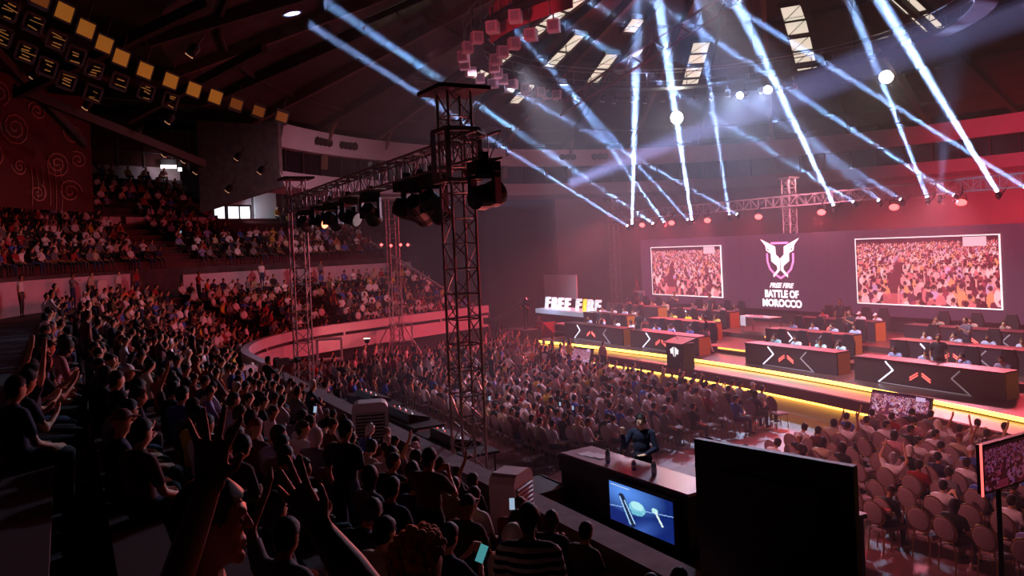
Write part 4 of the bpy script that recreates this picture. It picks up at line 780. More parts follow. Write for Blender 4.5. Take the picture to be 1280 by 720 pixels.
# ---------------------------------------------------------------- banquet chairs and floor audience
def oval(n, a, b, y, z, pw=1.0): return [(a*math.copysign(abs(math.cos(2*PI*i/n))**pw, math.cos(2*PI*i/n)), y, z+b*math.copysign(abs(math.sin(2*PI*i/n))**pw, math.sin(2*PI*i/n))) for i in range(n)]
bk = MB(); o1 = oval(18, .225, .245, 0, 0); bk.add([(0, -.03, 0)]+[(x*.8, -.028, z*.8) for x, y, z in o1]+[(x, -.012, z) for x, y, z in o1]+[(x, .02, z) for x, y, z in o1]+[(x*.8, .04, z*.8) for x, y, z in o1]+[(0, .045, 0)],
    [(0, 1+(i+1) % 18, 1+i) for i in range(18)]+[(1+18*k+i, 1+18*k+(i+1) % 18, 19+18*k+(i+1) % 18, 19+18*k+i) for k in range(3) for i in range(18)]+[(73, 55+i, 55+(i+1) % 18) for i in range(18)])
rim = MB(); o2 = oval(18, .237, .257, 0, 0)
for i in range(18): rim.tube(o2[i], o2[(i+1) % 18], .014, 5, caps=False)
st = MB(); st.add([(x, y, .42) for x, y in ((-.2, -.2), (.2, -.2), (.22, .2), (.15, .24), (-.15, .24), (-.22, .2))]+[(x, y, .46) for x, y in ((-.21, -.21), (.21, -.21), (.23, .21), (.16, .25), (-.16, .25), (-.23, .21))]+[(x*.8, y*.8, .49) for x, y in ((-.2, -.2), (.2, -.2), (.22, .2), (.15, .24), (-.15, .24), (-.22, .2))],
    [(5, 4, 3, 2, 1, 0), (12, 13, 14, 15, 16, 17)]+[(6*k+i, 6*k+(i+1) % 6, 6*k+6+(i+1) % 6, 6*k+6+i) for k in range(2) for i in range(6)])
CHM = dict(seat=st.mesh('seat', M['chairfab']), backrest=bk.mesh('backrest', M['chairfab'], True), rim=rim.mesh('back_rim', M['gold']), post=MB().tube((0, -.21, .44), (0, -.255, .62), .014, 6).mesh('back_post', M['gold']),
    fleg=MB().tube((0, .19, .43), (0, .22, 0), .014, 6).mesh('leg', M['gold']), rleg=MB().tube((0, -.20, .43), (0, -.27, 0), .014, 6).mesh('leg', M['gold']))
def banquet(loc, rz_, label, tint=None):
    t = thing('banquet_chair', label, 'chair', loc, rz_, 'oval backed banquet chairs on the arena floor')
    link('seat', CHM['seat'], t)
    for n, m in (('backrest', 'backrest'), ('back_rim', 'rim')):
        o = link(n, CHM[m], t, (0, -.27, .80)); o.rotation_euler = (R(12), 0, 0)
    for sx in (-.17, .17): link('back_post', CHM['post'], t, (sx*.8, 0, 0)); link('leg', CHM['fleg'], t, (sx, 0, 0)); link('leg', CHM['rleg'], t, (sx, 0, 0))
    return t
PAL = dict(white='dcd6da', black='131216', grey='6c686e', navy='1c2444', red='8e1a20', blue='3c58a8', beige='b8a48c', maroon='4c161c', olive='4c4a2c', pink='c88a94', orange='c85a24', yellow='c8a83c', lilac='8a80b4', brown='523a2c')
PN = list(PAL); PW = np.array([.27, .2, .1, .08, .06, .06, .06, .04, .03, .04, .015, .025, .02, .0]); PW[-1] = 1-PW.sum()
crowd = []                                                # (x, y, z, rz, pose, shirt, hair kind) of those too many to be single things
people = []; chairs = []
SP = ['lap', 'lean', 'clap', 'turn', 'turnr', 'phone', 'raised', 'cheer']; SW = [.34, .16, .12, .11, .11, .10, .04, .02]
def pick(): 
    h = rng.random(); return rng.choice(PN, p=PW), ('cap' if h < .10 else 'scarf' if h < .17 else 'long' if h < .25 else 'short'), rng.choice(SP, p=SW)
# right block: rows 1..8 from the stage
for r_ in range(8):
    x = 20.9-r_*.93
    for s_ in range(16):
        y = 15.2-s_*.66-(.15 if r_ % 2 else 0)
        if y < x*.50-.6: continue
        chairs.append((x+rng.uniform(-.06, .06), y+rng.uniform(-.05, .05), R(-90)+rng.uniform(-.12, .12), 'right', r_, s_))
        occ = .82 if r_ < 6 else .45
        if r_ in (6, 7) and 3 <= s_ <= 3: occ = 0
        if rng.random() < occ: people.append((*chairs[-1][:3], 'right', r_, s_))
for r_ in range(13):
    x = 20.6-r_*.95
    for s_ in range(36):
        y = 19.0+s_*.60+(.2 if r_ % 2 else 0)+max(0, (r_-7))*.25
        if y > 39.2-max(0, 14-x)*.2: continue
        if x < 11.6 and y < 31: continue
        a = R(-90)-.10+rng.uniform(-.2, .2)
        chairs.append((x+rng.uniform(-.1, .1), y+rng.uniform(-.07, .07), a, 'left', r_, s_))
        occ = .93 if not (3 <= r_ <= 6 and s_ < 5) else .45
        if rng.random() < occ: people.append((*chairs[-1][:3], 'left', r_, s_))
def dist(p): return math.hypot(p[0], p[1])
chairs.sort(key=lambda c: (c[3] != 'right', dist(c))); NCH = 250
for c in chairs[:NCH]:
    banquet((c[0], c[1], 0), c[2], 'oval backed banquet chair, %s from the aisle in the %s row, %s block' % (nth(c[5]), nth(c[4]), c[3]))
rest = MB()
for c in chairs[NCH:]:
    m = Matrix.Translation((c[0], c[1], 0)) @ Matrix.Rotation(c[2], 4, 'Z')
    for me, T_ in ((CHM['seat'], Matrix()), (CHM['backrest'], Matrix.Translation((0, -.27, .80)) @ Matrix.Rotation(R(12), 4, 'X'))):
        rest.add([m @ T_ @ v.co for v in me.vertices], [tuple(p.vertices) for p in me.polygons])
    for sx in (-.17, .17): rest.tube(m @ Vector((sx, -.2, .43)), m @ Vector((sx, -.27, 0)), .014, 4)
tag(rest.build('banquet_seating', M['chairfab']), 'rows of banquet chairs further back under the packed left audience', 'chairs', kind='stuff')
people.sort(key=lambda c: (c[3] != 'right', dist(c))); NFL = 165
def shirtlabel(col, kind, pose): 
    return '%s shirt%s' % (col, {'cap': ' and cap', 'scarf': ' and headscarf', 'long': ' and long hair', 'short': ''}[kind])
for i, c in enumerate(people):
    col, kind, pose = pick()
    if c[3] == 'right' and c[4] == 7: pose = 'lap'
    if i < NFL:
        hc = {'cap': rng.choice(['e0dce0', '1a1a20', '6a1818']), 'scarf': rng.choice(['d8c8c0', '201c24', '8a7a80'])}.get(kind, rng.choice(HAIRS))
        PR[pose].put((c[0], c[1], .03), c[2]+rng.uniform(-.1, .1), PAL[col], 'spectator in %s, %s chair from aisle, %s row, %s block' % (shirtlabel(col, kind, pose), nth(c[5]), nth(c[4]), c[3]), 'seated floor audience', rng.choice(['1c1c24', '26262c', '2c3a5c', '5a4a40']), hc, rng.choice(SK), kind)
    else: crowd.append((c[0], c[1], .02, c[2]+rng.uniform(-.3, .3), pose if rng.random() < .9 else 'cheer', col, kind, 1))
for k in range(170):                                      # standing people at the far left of the floor
    x = rng.uniform(9.5, 22.5); y = rng.uniform(31, 41.2)
    if y > 39+ (x-12)*.2 or (x-15)**2+(y-39.4)**2 < .6 or (x < 11.8 and y < 33): continue
    crowd.append((x, y, 0, R(-90)+rng.uniform(-.7, .7), rng.choice(['idle', 'claps']), rng.choice(PN, p=PW), 'short', 1))

# ---------------------------------------------------------------- spectators in the stands
def facing(p, n): d = Vector((27, 27, 0))-Vector((p.x, p.y, 0)); d.normalize(); d = (d*.6-n*.4); return face(d.x, d.y)
near_people = []
AIS = (9.5, 20, 28.5, 36.0, 41.5, 47.0)
def fill(k0, k1, u0, du, zf, t0, t1, occ, step, out, aisles=AIS, stand=.05):
    for k in range(k0, k1):
        u = u0+du*k; t = t0
        while t < t1:
            p, n = bowl(t, u); r = AR if t < 33 else AR
            dt = step*(1 if not 33 <= t <= 33+AR*R(70) else AR/(AR+u))
            t += dt*rng.uniform(.9, 1.12)
            if any(abs(t-a) < .55 for a in aisles) or rng.random() > occ: continue
            q = p+n*rng.uniform(-.08, .12); px, py, Y = proj((q.x, q.y, zf(k)+1.0))
            if Y < 3.4 or (px < 230 and Y < 6.5) or not -60 < px < 1340 or py > 790: continue
            out.append((q.x, q.y, zf(k), facing(q, n)+rng.uniform(-.25, .25), rng.random() < stand, Y, k, t))
fill(0, 8, .75, .8, zlow, 5.5, 18, .90, .56, near_people); fill(0, 8, .75, .8, zlow, 18, 33, .90, .56, near_people)
lowfar = []; fill(0, 8, .75, .8, zlow, 33, T_END-.3, .92, .56, lowfar, stand=.03)
upper = []; fill(0, 8, 9.95, .8, zup, 18, T_END-.2, .86, .58, upper, aisles=(26, 35, 43.9), stand=.03)
bal = []; fill(0, 6, 15.6, .75, lambda k: 9.3+.45*k, 41.8, 47, .72, .6, bal, stand=.05)
near_people = [q for q in near_people if not (q[5] < 9 and q[4])]
upper = [q for q in upper if not (q[6] > 3 and 47.2 < q[7] < 52.4)]
for t_ in (34.2, 36.1, 38.6, 39.4, 40.5, 41.2, 46, 48.3, 50.2):
    p_, n_ = bowl(t_, 8.3); lowfar.append((p_.x, p_.y, zlow(8), facing(p_, n_), True, 30, 8, t_))
near_people.sort(key=lambda q: q[5])
SPECIAL_CLEAR = [(2.9, 5.2, .8), (3.6, 6.0, .7), (1.03, 2.86, .8), (.3, 2.0, 1.2), (5.6, 15.6, .6), (5.6, 10.0, .6), (5.5, 28.3, 1.0)]
near_people = [q for q in near_people if not any((q[0]-a)**2+(q[1]-b)**2 < r*r for a, b, r in SPECIAL_CLEAR)]
NNEAR = 75
def seatw(q): return '%s row of the near stand' % nth(q[6])
cnt = {}
for i, q in enumerate(near_people):
    col, kind, pose = pick(); col = col if rng.random() < .65 else rng.choice(['black', 'navy', 'grey', 'maroon']); z = q[2]
    if i < NNEAR:
        cnt[q[6]] = cnt.get(q[6], 0)+1
        hc = {'cap': rng.choice(['e0dce0', '1a1a20', '6a1818']), 'scarf': rng.choice(['d8c8c0', '201c24'])}.get(kind, rng.choice(HAIRS))
        pr = STN[rng.choice(['idle', 'claps'])] if q[4] else PR[pose]
        pr.put((q[0], q[1], z+.01), q[3], PAL[col], '%s spectator in %s, %s row of dark stand, %s from camera' % ('standing' if q[4] else 'seated', shirtlabel(col, kind, pose), nth(q[6]), nth(cnt[q[6]]-1)), 'spectators in the dark near stand', rng.choice(['1c1c24', '26262c', '2c3a5c']), hc, rng.choice(SK), kind, face_=q[5] < 8)
    else: crowd.append((q[0], q[1], z, q[3], rng.choice(['idle', 'claps']) if q[4] else pose, col, kind, 1))
for lst in (lowfar, upper, bal):
    for q in lst:
        col, kind, pose = pick(); crowd.append((q[0], q[1], q[2], q[3], rng.choice(['idle', 'claps']) if q[4] else pose, col, kind, 1))
# benches under the stand seats follow the rows
for nm, rng_, u0, du, zf, t0, t1 in (('bench_lower', 8, .75, .8, zlow, 5, T_END-.2), ('bench_upper', 8, 9.95, .8, zup, 18, T_END-.2)):
    for k in range(rng_):
        u = u0+du*k; b = sweep(MB(), [(u-.2, zf(k)+.38), (u-.2, zf(k)+.44), (u+.2, zf(k)+.44), (u+.2, zf(k)+.38)], t0, t1)
        sweep(b, [(u-.05, zf(k)), (u-.05, zf(k)+.38), (u+.05, zf(k)+.38), (u+.05, zf(k))], t0, t1)
        tag(b.build('bench', M['seatred']), 'long red bench of the %s stand, %s row from its front' % ('lower' if 'lower' in nm else 'upper', nth(k)), 'bench', 'long red benches of the stands')
# the crowd: one mesh, one colour per face
def low(pr, tgt):
    V, F, N, C, lab = blob(pr.P, .05, tgt, 2); hm_ = hairmask(C, lab, pr.hd)[0]
    cls = np.zeros(len(F), int); cls[lab == 'torso'] = 1; cls[lab == 'legs'] = 2; cls[lab == 'shoes'] = 3; cls[hm_] = 4
    T = [(f[0], f[i], f[i+1]) for f in F for i in range(1, len(f)-1)]; cl = [c for f, c in zip(F, cls) for i in range(1, len(f)-1)]
    return V, np.array(T), np.array(cl)
LOWP = {k: low(p, 300) for k, p in {**PR, **STN}.items()}
BV, BF, BC = [], [], []; off = 0
TR = [lin(x) for x in ('1c1c24', '26262c', '2c3a5c', '4a4040')]; SKL = [lin(x) for x in SK]; HL = [lin(x) for x in HAIRS]
for x, y, z, a, pose, col, kind, sc in crowd:
    V, T, cl = LOWP[pose]; c, s = math.cos(a), math.sin(a); v = V*rng.uniform(.93, 1.04); w = np.stack([c*v[:, 0]-s*v[:, 1]+x, s*v[:, 0]+c*v[:, 1]+y, v[:, 2]+z+.01], 1)
    hcol = {'cap': lin(rng.choice(['d8d4d8', '202024', '6a1818'])), 'scarf': lin(rng.choice(['d0c4bc', '2a2428', '8a7a80']))}.get(kind, HL[rng.integers(4)])
    tab = np.array([SKL[rng.integers(5)], np.array(lin(PAL[col]))*rng.uniform(.75, 1.1), TR[rng.integers(4)], (.04, .035, .035), hcol])
    BV.append(w); BF.append(T+off); BC.append(tab[cl]); off += len(V)
BV = np.concatenate(BV).astype(np.float32); BF = np.concatenate(BF).astype(np.int32); BC = np.clip(np.concatenate(BC), 0, 1)
cm = bpy.data.meshes.new('crowd'); cm.vertices.add(len(BV)); cm.vertices.foreach_set('co', BV.ravel()); cm.loops.add(BF.size); cm.loops.foreach_set('vertex_index', BF.ravel()); cm.polygons.add(len(BF)); cm.polygons.foreach_set('loop_start', np.arange(0, BF.size, 3, dtype=np.int32)); cm.polygons.foreach_set('loop_total', np.full(len(BF), 3, np.int32))
cm.update(calc_edges=True); ca = cm.color_attributes.new('Col', 'BYTE_COLOR', 'CORNER')
ca.data.foreach_set('color', np.repeat(np.concatenate([BC, np.ones((len(BC), 1))], 1), 3, 0).ravel().astype(np.float32)); cm.materials.append(M['crowdm'])
tag(link('crowd', cm), 'thousands of small distant spectators packed into the stands and the far floor', 'crowd', kind='stuff')
print('CROWD', len(crowd), len(BF), 'near', len(near_people), 'floor', len(people), 'chairs', len(chairs))

# ================================================================ things in the near stand and on the floor in front of it
def cooler(loc, rz_, w, h, label):
    t = thing('air_cooler', label, 'air cooler', loc, rz_); b = MB(); d = w*.62
    prof_ = [(-w/2, .06), (-w/2, h-.12), (-w/2+.05, h-.03), (-w/2+.12, h), (w/2-.12, h), (w/2-.05, h-.03), (w/2, h-.12), (w/2, .06)]
    b.poly([(x, -d/2, z) for x, z in prof_], (0, d, 0)).build('body', M['plastic'], t)
    MB().box((-w*.40, -d/2-.012, h*.52), (w*.40, -d/2, h*.88)).build('grille_recess', M['slot'], t)
    sl = MB().box((-w*.39, -.02, -.009), (w*.39, .01, .009)).mesh('louvre', M['plastic']); n = 9
    for k in range(n): link('louvre', sl, t, (0, -d/2-.015, h*.54+(h*.33)*k/(n-1))).rotation_euler = (R(25), 0, 0)
    MB().box((-w*.42, -d/2-.02, h*.12), (w*.42, -d/2, h*.46)).build('tank_panel', M['plastic'], t)
    for sx in (-1, 1):
        for sy in (-1, 1): MB().lathe((sx*w*.4, sy*d*.38, .035), [(.035, -.015), (.035, .015)], 10, 'x').build('wheel', M['black'], t)
    return t
cooler((5.35, 15.75, zlow(0)), R(-20), .72, 1.62, 'white air cooler standing against the parapet in the middle of the near stand')
cooler((5.35, 9.85, zlow(0)), R(35), .62, 1.52, 'white air cooler with louvres beside the man in the striped shirt')
cooler((4.9, 26.1, zlow(1)), R(30), .55, .95, 'small pale air cooler near the far corner of the near stand')
p, n = bowl(40.0, 8.7); cooler((p.x, p.y, zlow(8)), face(-n.x, -n.y), .7, 1.2, 'pale air cooler in front of the walkway wall at the left')
# dark control booth on the floor behind the nearest tower
for i, (x, y, l) in enumerate(((9.3, 20.3, 3.4), (9.5, 24.2, 3.4), (9.7, 28.1, 3.6))):
    t = thing('control_table', 'black draped control table behind the dark parapet, %s from the nearest tower' % nth(i), 'table', (x, y, 0))
    MB().box((-.5, -l/2, 1.0), (.5, l/2, 1.06)).build('table_top', M['black'], t); MB().box((-.48, -l/2+.03, 0), (-.44, l/2-.03, 1.0)).build('drape', M['drape'], t)
    for sx in (-.4, .4):
        for sy in (-l/2+.1, l/2-.1): MB().tube((sx, sy, 0), (sx, sy, 1.0), .025, 6).build('leg', M['dsteel'], t)
    c = thing('mixing_console', 'dark mixing console on the control table, %s from the nearest tower' % nth(i), 'console', (x, y, 1.06)); MB().poly([(-.35, -.9, 0), (.35, -.9, 0), (.35, -.9, .10), (-.35, -.9, .28)], (0, 1.8, 0)).build('body', M['black'], c)
    for k in range(10): MB().box((-.2+.05*(k % 3), -.8+.17*k, .25), (-.17+.05*(k % 3), -.78+.17*k, .28)).build('button', M['whiteled'] if k % 4 == 0 else M['redled'] if k % 3 == 0 else M['dimled'], c)
for i, (x, y, w, d, h) in enumerate(((7.6, 13.0, .8, 1.0, 1.9), (7.7, 16.6, .9, 1.2, 1.2), (7.6, 18.2, .8, 1.1, 1.4))):
    t = thing('flight_case', 'black flight case behind the parapet, %s from the caster desk' % nth(i), 'case', (x, y, 0)); MB().box((-w/2, -d/2, .1), (w/2, d/2, h)).build('case', M['black'], t)
    for sx in (-1, 1): MB().bar((sx*w/2, -d/2, h), (sx*w/2, d/2, h), .03).build('edge_trim', M['dsteel'], t)
    for sx in (-1, 1):
        for sy in (-1, 1): MB().lathe((sx*w*.4, sy*d*.4, .05), [(.05, -.02), (.05, .02)], 8, 'x').build('caster_wheel', M['black'], t)
# caster platform and desk
PL = thing('caster_platform', 'black platform with a red lit front under the commentary desk', 'platform', (9.6, 11.2, 0))
MB().box((-1.75, -2.0, 1.42), (2.4, 2.2, 1.5)).build('deck', M['black'], PL); MB().box((-1.72, -1.95, 0), (-1.66, 2.15, 1.42)).build('front_skirt', M['red'], PL); MB().box((2.3, -1.95, 0), (2.36, 2.15, 1.42)).build('rear_skirt', M['drape'], PL)
MB().box((-1.78, -2.0, 1.44), (-1.75, 2.2, 1.48)).build('led_strip', mat('red_strip', 'ff2010', .4, emit=(1, .06, .03), es=1.4), PL)
for sy in (-1.9, 2.1):
    for sx in (-1.5, 2.2): MB().tube((sx, sy, 0), (sx, sy, 1.42), .04, 6).build('leg', M['dsteel'], PL)
D = thing('commentary_desk', 'long black commentary desk with a blue screen set in its front', 'desk', (8.5, 11.3, 1.5), R(3))
MB().box((-.32, -1.75, .90), (.42, 1.6, .95)).build('desk_top', mat('desk_top_pale', 'b89aa4', .35), D); MB().box((-.33, -1.75, .0), (-.27, 1.6, .90)).build('front_panel', M['black'], D); MB().box((-.36, -1.77, .62), (-.33, 1.62, .93)).build('front_fascia', mat('navy_fascia', '141a30', .5), D)
for y in (-1.7, 1.55): MB().box((-.27, y-.03, 0), (.40, y+.03, .90)).build('side_panel', M['black'], D)
def game_raster(w, h):
    yy, xx = np.mgrid[0:h, 0:w]; X = xx/w; Y = yy/h; A = np.zeros((h, w, 3)); g = np.clip(1.1-np.hypot((X-.25)*1.1, (Y-.15)*1.3)*1.5, 0, 1)[..., None]
    A[:] = np.array((.006, .02, .16)); A += g*np.array((.10, .28, .75)); A += (np.clip(1-np.abs((X-.55)+.6*(Y-.9))*4, 0, 1)*np.clip(Y-.55, 0, 1))[..., None]*np.array((.10, .25, .8))
    def seg(x0, y0, x1, y1, r, c):
        dx, dy = (x1-x0), (y1-y0)*.6; t = np.clip(((X-x0)*dx+(Y-y0)*.6*dy)/(dx*dx+dy*dy), 0, 1); A[np.hypot(X-x0-t*dx, (Y-y0)*.6-t*dy) < r] = c
    seg(0, .62, 1, .34, .006, (.3, .5, .9)); seg(.2, .3, .36, .9, .05, (.012, .02, .06)); seg(.17, .32, .33, .92, .012, (.35, .6, .95)); seg(.25, .38, .40, .86, .01, (.4, .7, 1))
    m = ((X-.45)/.13)**2+((Y-.46)/.17)**2 < 1; A[m] = np.array((.22, .6, .75)); m = ((X-.45)/.10)**2+((Y-.40)/.10)**2 < 1; A[m] = np.array((.45, .85, .9)); seg(.38, .6, .5, .58, .03, (.15, .5, .65))
    seg(.71, .36, .74, .36, .035, (.5, .85, .85)); seg(.74, .4, .83, .66, .016, (.75, .9, .9)); seg(.03, .06, .32, .06, .01, (.6, .75, .95)); return A
V_ = thing('front_screen', 'bright blue video screen on the front of the commentary desk', 'screen', (8.08, 10.45, 2.0), R(3)); link('picture', raster_mesh(game_raster(120, 52), 1.55, .66), V_, (-.04, 0, 0)); MB().box((-.035, -.80, -.36), (.05, .80, .36)).build('case', M['black'], V_)
def bottle(x, y, lab, c, h=.2, glow_=None):
    t = thing('drink_cup', lab, 'cup', (x, y, 2.45)); MB().lathe((0, 0, 0), [(.035, 0), (.045, .05), (.045, h*.8), (.03, h*.86)], 12).build('cup', c, t, True); MB().lathe((0, 0, 0), [(.032, h*.86), (.032, h), (.01, h+.01)], 10).build('lid', M['white'], t); MB().lathe((0, 0, 0), [(.0465, h*.25), (.0465, h*.6)], 12).build('label_band', mat('cup_band', 'd8e4f0', .5), t)
bottle(8.35, 11.72, 'pale blue drinks bottle on the commentary desk before the navy man', M['blueglass'], .26); bottle(8.45, 11.1, 'violet lit cup on the commentary desk, between two bottles', mat('violet_cup', '8a7ad8', .3), .16); bottle(8.5, 10.62, 'clear drinks bottle with a pale band at the right of the desk', mat('teal_cup', '8fb8c4', .2), .25)
t = thing('papers', 'loose white papers spread on the left end of the commentary desk', 'papers', (8.4, 12.4, 2.452)); [MB().box((-.14, -.1, 0), (.14, .1, .004)).build('sheet', M['paper'], t, loc=(.06*k, -.2*k+.1, .004*k)) for k in range(3)]
CA = Proto('caster', voxel=.011, target=9000, sit=False, fine=True, sleeve='long', yaw=.15, armR=((.31, .10, .70), (.29, .26, .96), (.28, .30, 1.16)), armL=((-.27, .04, .68), (-.12, .24, .62), (.02, .30, .60)))
CA.put((9.15, 11.75, 1.5), face(-.75, -.62), '141c38', 'man in a navy jacket and headset raising a finger behind the commentary desk', None, '14182c', '0a0808', 'e4bca4', 'short', True, True)
h = PR['lap'].put((10.1, 11.0, 1.5), face(-.6, -.8), '16161c', 'dark haired man in a black suit seated beyond the black panel', None, '16161c', '0a0808', 'c89a80', 'short', False, True)
bch = banquet((10.1, 11.0, 1.5), face(-.6, -.8), 'oval backed chair on the commentary platform under the man in black')
# big black display seen from behind, and the small crowd monitor at the right edge
a, b = Vector((6.50, 7.30, 4.02)), Vector((6.93, 5.43, 4.02)); d = (b-a); L_ = d.length; d.normalize(); nn = Vector((d.y, -d.x, 0))
t = thing('display_back', 'large black display seen from behind at the near parapet', 'display', ((a+b)/2).xy.to_3d())
c = Vector((0, 0, 3.38)); MB().obox(c, d, nn, UP, L_/2, .045, .64).build('case', M['black'], t); MB().obox(c+nn*.07, d, nn, UP, L_*.32, .04, .34).build('rear_cover', M['black'], t)
MB().obox((0, 0, 1.45), d, nn, UP, L_*.5, .03, 1.44).build('skirt', M['black'], t)
for k in (-1, 1): MB().tube(d*L_*.35*k-nn*.08, d*L_*.35*k-nn*.08+UP*3.4, .03, 8).build('leg', M['dsteel'], t)
t = thing('crowd_monitor', 'dark monitor showing a dim crowd on a pole at the right edge', 'screen', (11.6, 6.5, 0)); sc_ = link('picture', raster_mesh(crowd_raster(90, 44, 21, (.16, .05, .13)), 1.55, .62), t, (.05, -.05, 3.06)); sc_.rotation_euler = (0, 0, R(90))
MB().box((-.76, -.04, 2.72), (.86, .04, 3.4)).build('case', M['black'], t); MB().tube((-.25, .05, 0), (-.25, .05, 2.8), .035, 8).build('pole', M['black'], t); MB().bar((-.4, -.3, .03), (.0, .4, .03), .06).bar((.1, -.3, .03), (-.5, .4, .03), .06).build('foot', M['black'], t)
MB().box((-.79, -.05, 2.7), (-.76, -.03, 3.42)).build('edge_light', M['redled'], t)
# seated man with lettering on his back, nearest row of the right block
bl = PR['lean'].put((14.1, 10.45, .02), R(-90), '0c0c10', 'spectator in black with red lettering across the back, beside the black display', None, '101014', '3a1410', 'a87050', 'cap')
tm = text_mesh('BALENC', .155, .004, 0, .004, 1, mat('red_lettering', 'ff5048', .6)); lt = link('lettering', tm, bl, (0, -.195, .80)); lt.rotation_euler = (R(90-24), 0, 0)
banquet((14.1, 10.45, 0), R(-90), 'banquet chair under the spectator with red lettering')
# camera crane, camera operators, equipment
J = thing('camera_crane', 'long pale camera crane reaching towards the left end of the stage', 'camera crane', (20.7, 40.0, 0)); MB().tube((0, 0, 2.25), (1.4, -2.0, 3.5), .07, 8).build('arm', M['steel'], J); MB().tube((0, 0, 2.05), (1.4, -2.0, 3.33), .03, 6).build('lower_arm', M['steel'], J)
for k in range(3): MB().tube((.4, -.5, 2.35), (.4+.7*math.cos(2.1*k), -.5+.7*math.sin(2.1*k), 0), .035, 6).build('tripod_leg', M['dsteel'], J)
MB().box((1.25, -2.2, 3.15), (1.6, -1.85, 3.45)).build('camera_head', M['black'], J); MB().box((-.2, -.15, 2.1), (.1, .2, 2.45)).build('counterweight', M['dsteel'], J)
t = thing('riser_box', 'dark riser box under the crane operator', 'platform', (22.4, 38.6, 0)); MB().box((-.55, -.6, 0), (.5, .6, 1.75)).build('box', M['drape'], t)
STN['camera'].put((22.4, 38.6, 1.76), R(120), '2a2a34', 'operator in dark clothes standing by the camera crane head', None, '20202a', '120c0a', 'a87050')
STN['camera'].put((5.15, 24.3, zlow(0)), R(-75), '0c0c10', 'cameraman in black behind a video camera at the parapet', None, '101014', '0a0808', '94603f')
V2 = thing('video_camera', 'black video camera on a tripod at the parapet, pointing at the stage', 'camera', (5.62, 24.5, zlow(0)), R(-70)); MB().box((-.08, -.25, 1.35), (.08, .22, 1.58)).build('body', M['black'], V2); MB().lathe((0, .22, 1.46), [(.06, 0), (.06, .25), (.09, .27), (.09, .4)], 12, 'y').build('lens', M['black'], V2); MB().box((-.13, -.2, 1.5), (-.08, -.02, 1.62)).build('viewfinder', M['black'], V2)
for k in range(3): MB().tube((0, 0, 1.35), (.3*math.cos(2.1*k), .3*math.sin(2.1*k), 0), .018, 6).build('tripod_leg', M['dsteel'], V2)
B_ = thing('microphone_boom', 'long boom pole with a pink foam ball leaning over the parapet', 'microphone', at(334, 505, 20.5)); e_ = at(385, 482, 21.2)-B_.location; MB().tube((0, 0, 0), e_, .03, 6).build('pole', M['gold'], B_); MB().lathe(e_*.32+UP*-.06, [(.02, -.14), (.12, -.07), (.15, .02), (.10, .12), (.02, .16)], 12).build('foam_ball', M['boxpink'], B_, True)
STN['idle'].put((9.45, 35.2, 0), R(-60), 'e83820', 'person in a glowing red shirt standing beside the lit doorway', None, '14141a', '2a1010', '94603f')
for i, p_ in enumerate(((10.6, 36.6), (15.9, 41.0))):
    t = thing('steel_rack', ('pale steel rack near the red shirted person', 'pale steel rack beside the pink truss tower')[i], 'rack', (*p_, 0), R(-20)); 
    for sx in (-.55, .55):
        for sy in (-.3, .3): MB().bar((sx, sy, 0), (sx, sy, 2.5), .07).build('upright', M['white'], t)
    for z in (.6, 1.5, 2.45):
        MB().box((-.58, -.33, z), (.58, .33, z+.07)).build('shelf', M['white'], t)
t = thing('uplight', 'bright floor lamp shining up at the parapet and pink tower', 'lamp', (12.9, 38.0, 0)); MB().tube((0, 0, 0), (0, 0, 2.0), .03, 6).build('stand', M['dsteel'], t); MB().lathe((0, 0, 2.05), [(.10, -.1), (.16, .08), (.17, .12)], 12).build('housing', M['black'], t); MB().lathe((0, 0, 2.17), [(.16, 0), (.10, .02)], 12).build('lens', mat('uplight_lens', 'ffffff', .3, emit=(1, .6, .55), es=14), t)
spot('uplight_beam', (12.9, 38.0, 2.25), (12.6, 41.0, 2.4), 160, (1, .25, .25), 110, .9, .1)
# phones glowing in the dark
for i, (px, py, Y) in enumerate(((394, 438+74, 14), (602, 692, 5.2), (716, 490+20, 22), (612, 498, 22), (700, 505, 24), (226, 290, 36), (640, 630, 8))):
    t = thing('smartphone', ('phone with a blue screen glowing behind the white cooler', 'phone with a teal screen glowing at the bottom in the dark', 'phone glowing among the floor seats beside the aisle', 'phone glowing beside the nearest tower', 'phone glowing in the middle of the floor seats', 'phone glowing in the left upper stand', 'phone glowing by the striped shirt')[i], 'phone', at(px, py, Y)); s_ = .8
    MB().box((-.037*s_, -.005, -.075*s_), (.037*s_, .005, .075*s_)).build('case', M['black'], t); MB().box((-.033*s_, -.008, -.07*s_), (.033*s_, -.005, .07*s_)).build('screen', mat('phone_glow', 'a0e0f0', .3, emit=((.10, .45, .50), (.55, .75, 1))[i != 1], es=.55), t); t.rotation_euler = (R(-25), R(25 if i == 1 else 0), -YAW)

# ---------------------------------------------------------------- the spectators right in front of the camera
stripe = mat('striped_cloth', 'e0dcdc', .9); nt = stripe.node_tree; tc = nt.nodes.new('ShaderNodeTexCoord'); wv = nt.nodes.new('ShaderNodeTexWave'); wv.bands_direction = 'Z'; wv.inputs['Scale'].default_value = 4.6; cr = nt.nodes.new('ShaderNodeValToRGB'); cr.color_ramp.interpolation = 'CONSTANT'; cr.color_ramp.elements[0].color = (.012, .012, .016, 1); cr.color_ramp.elements[1].color = (.72, .70, .72, 1); cr.color_ramp.elements[1].position = .55
nt.links.new(tc.outputs['Object'], wv.inputs['Vector']); nt.links.new(wv.outputs['Fac'], cr.inputs['Fac']); nt.links.new(cr.outputs['Color'], nt.nodes['Principled BSDF'].inputs['Base Color'])
w = STN['idle'].put((2.95, 5.2, zlow(3)), R(-40), 'ffffff', 'standing spectator in a black and white striped shirt', None, '101014', '0a0808', '6a4430', face_=True)
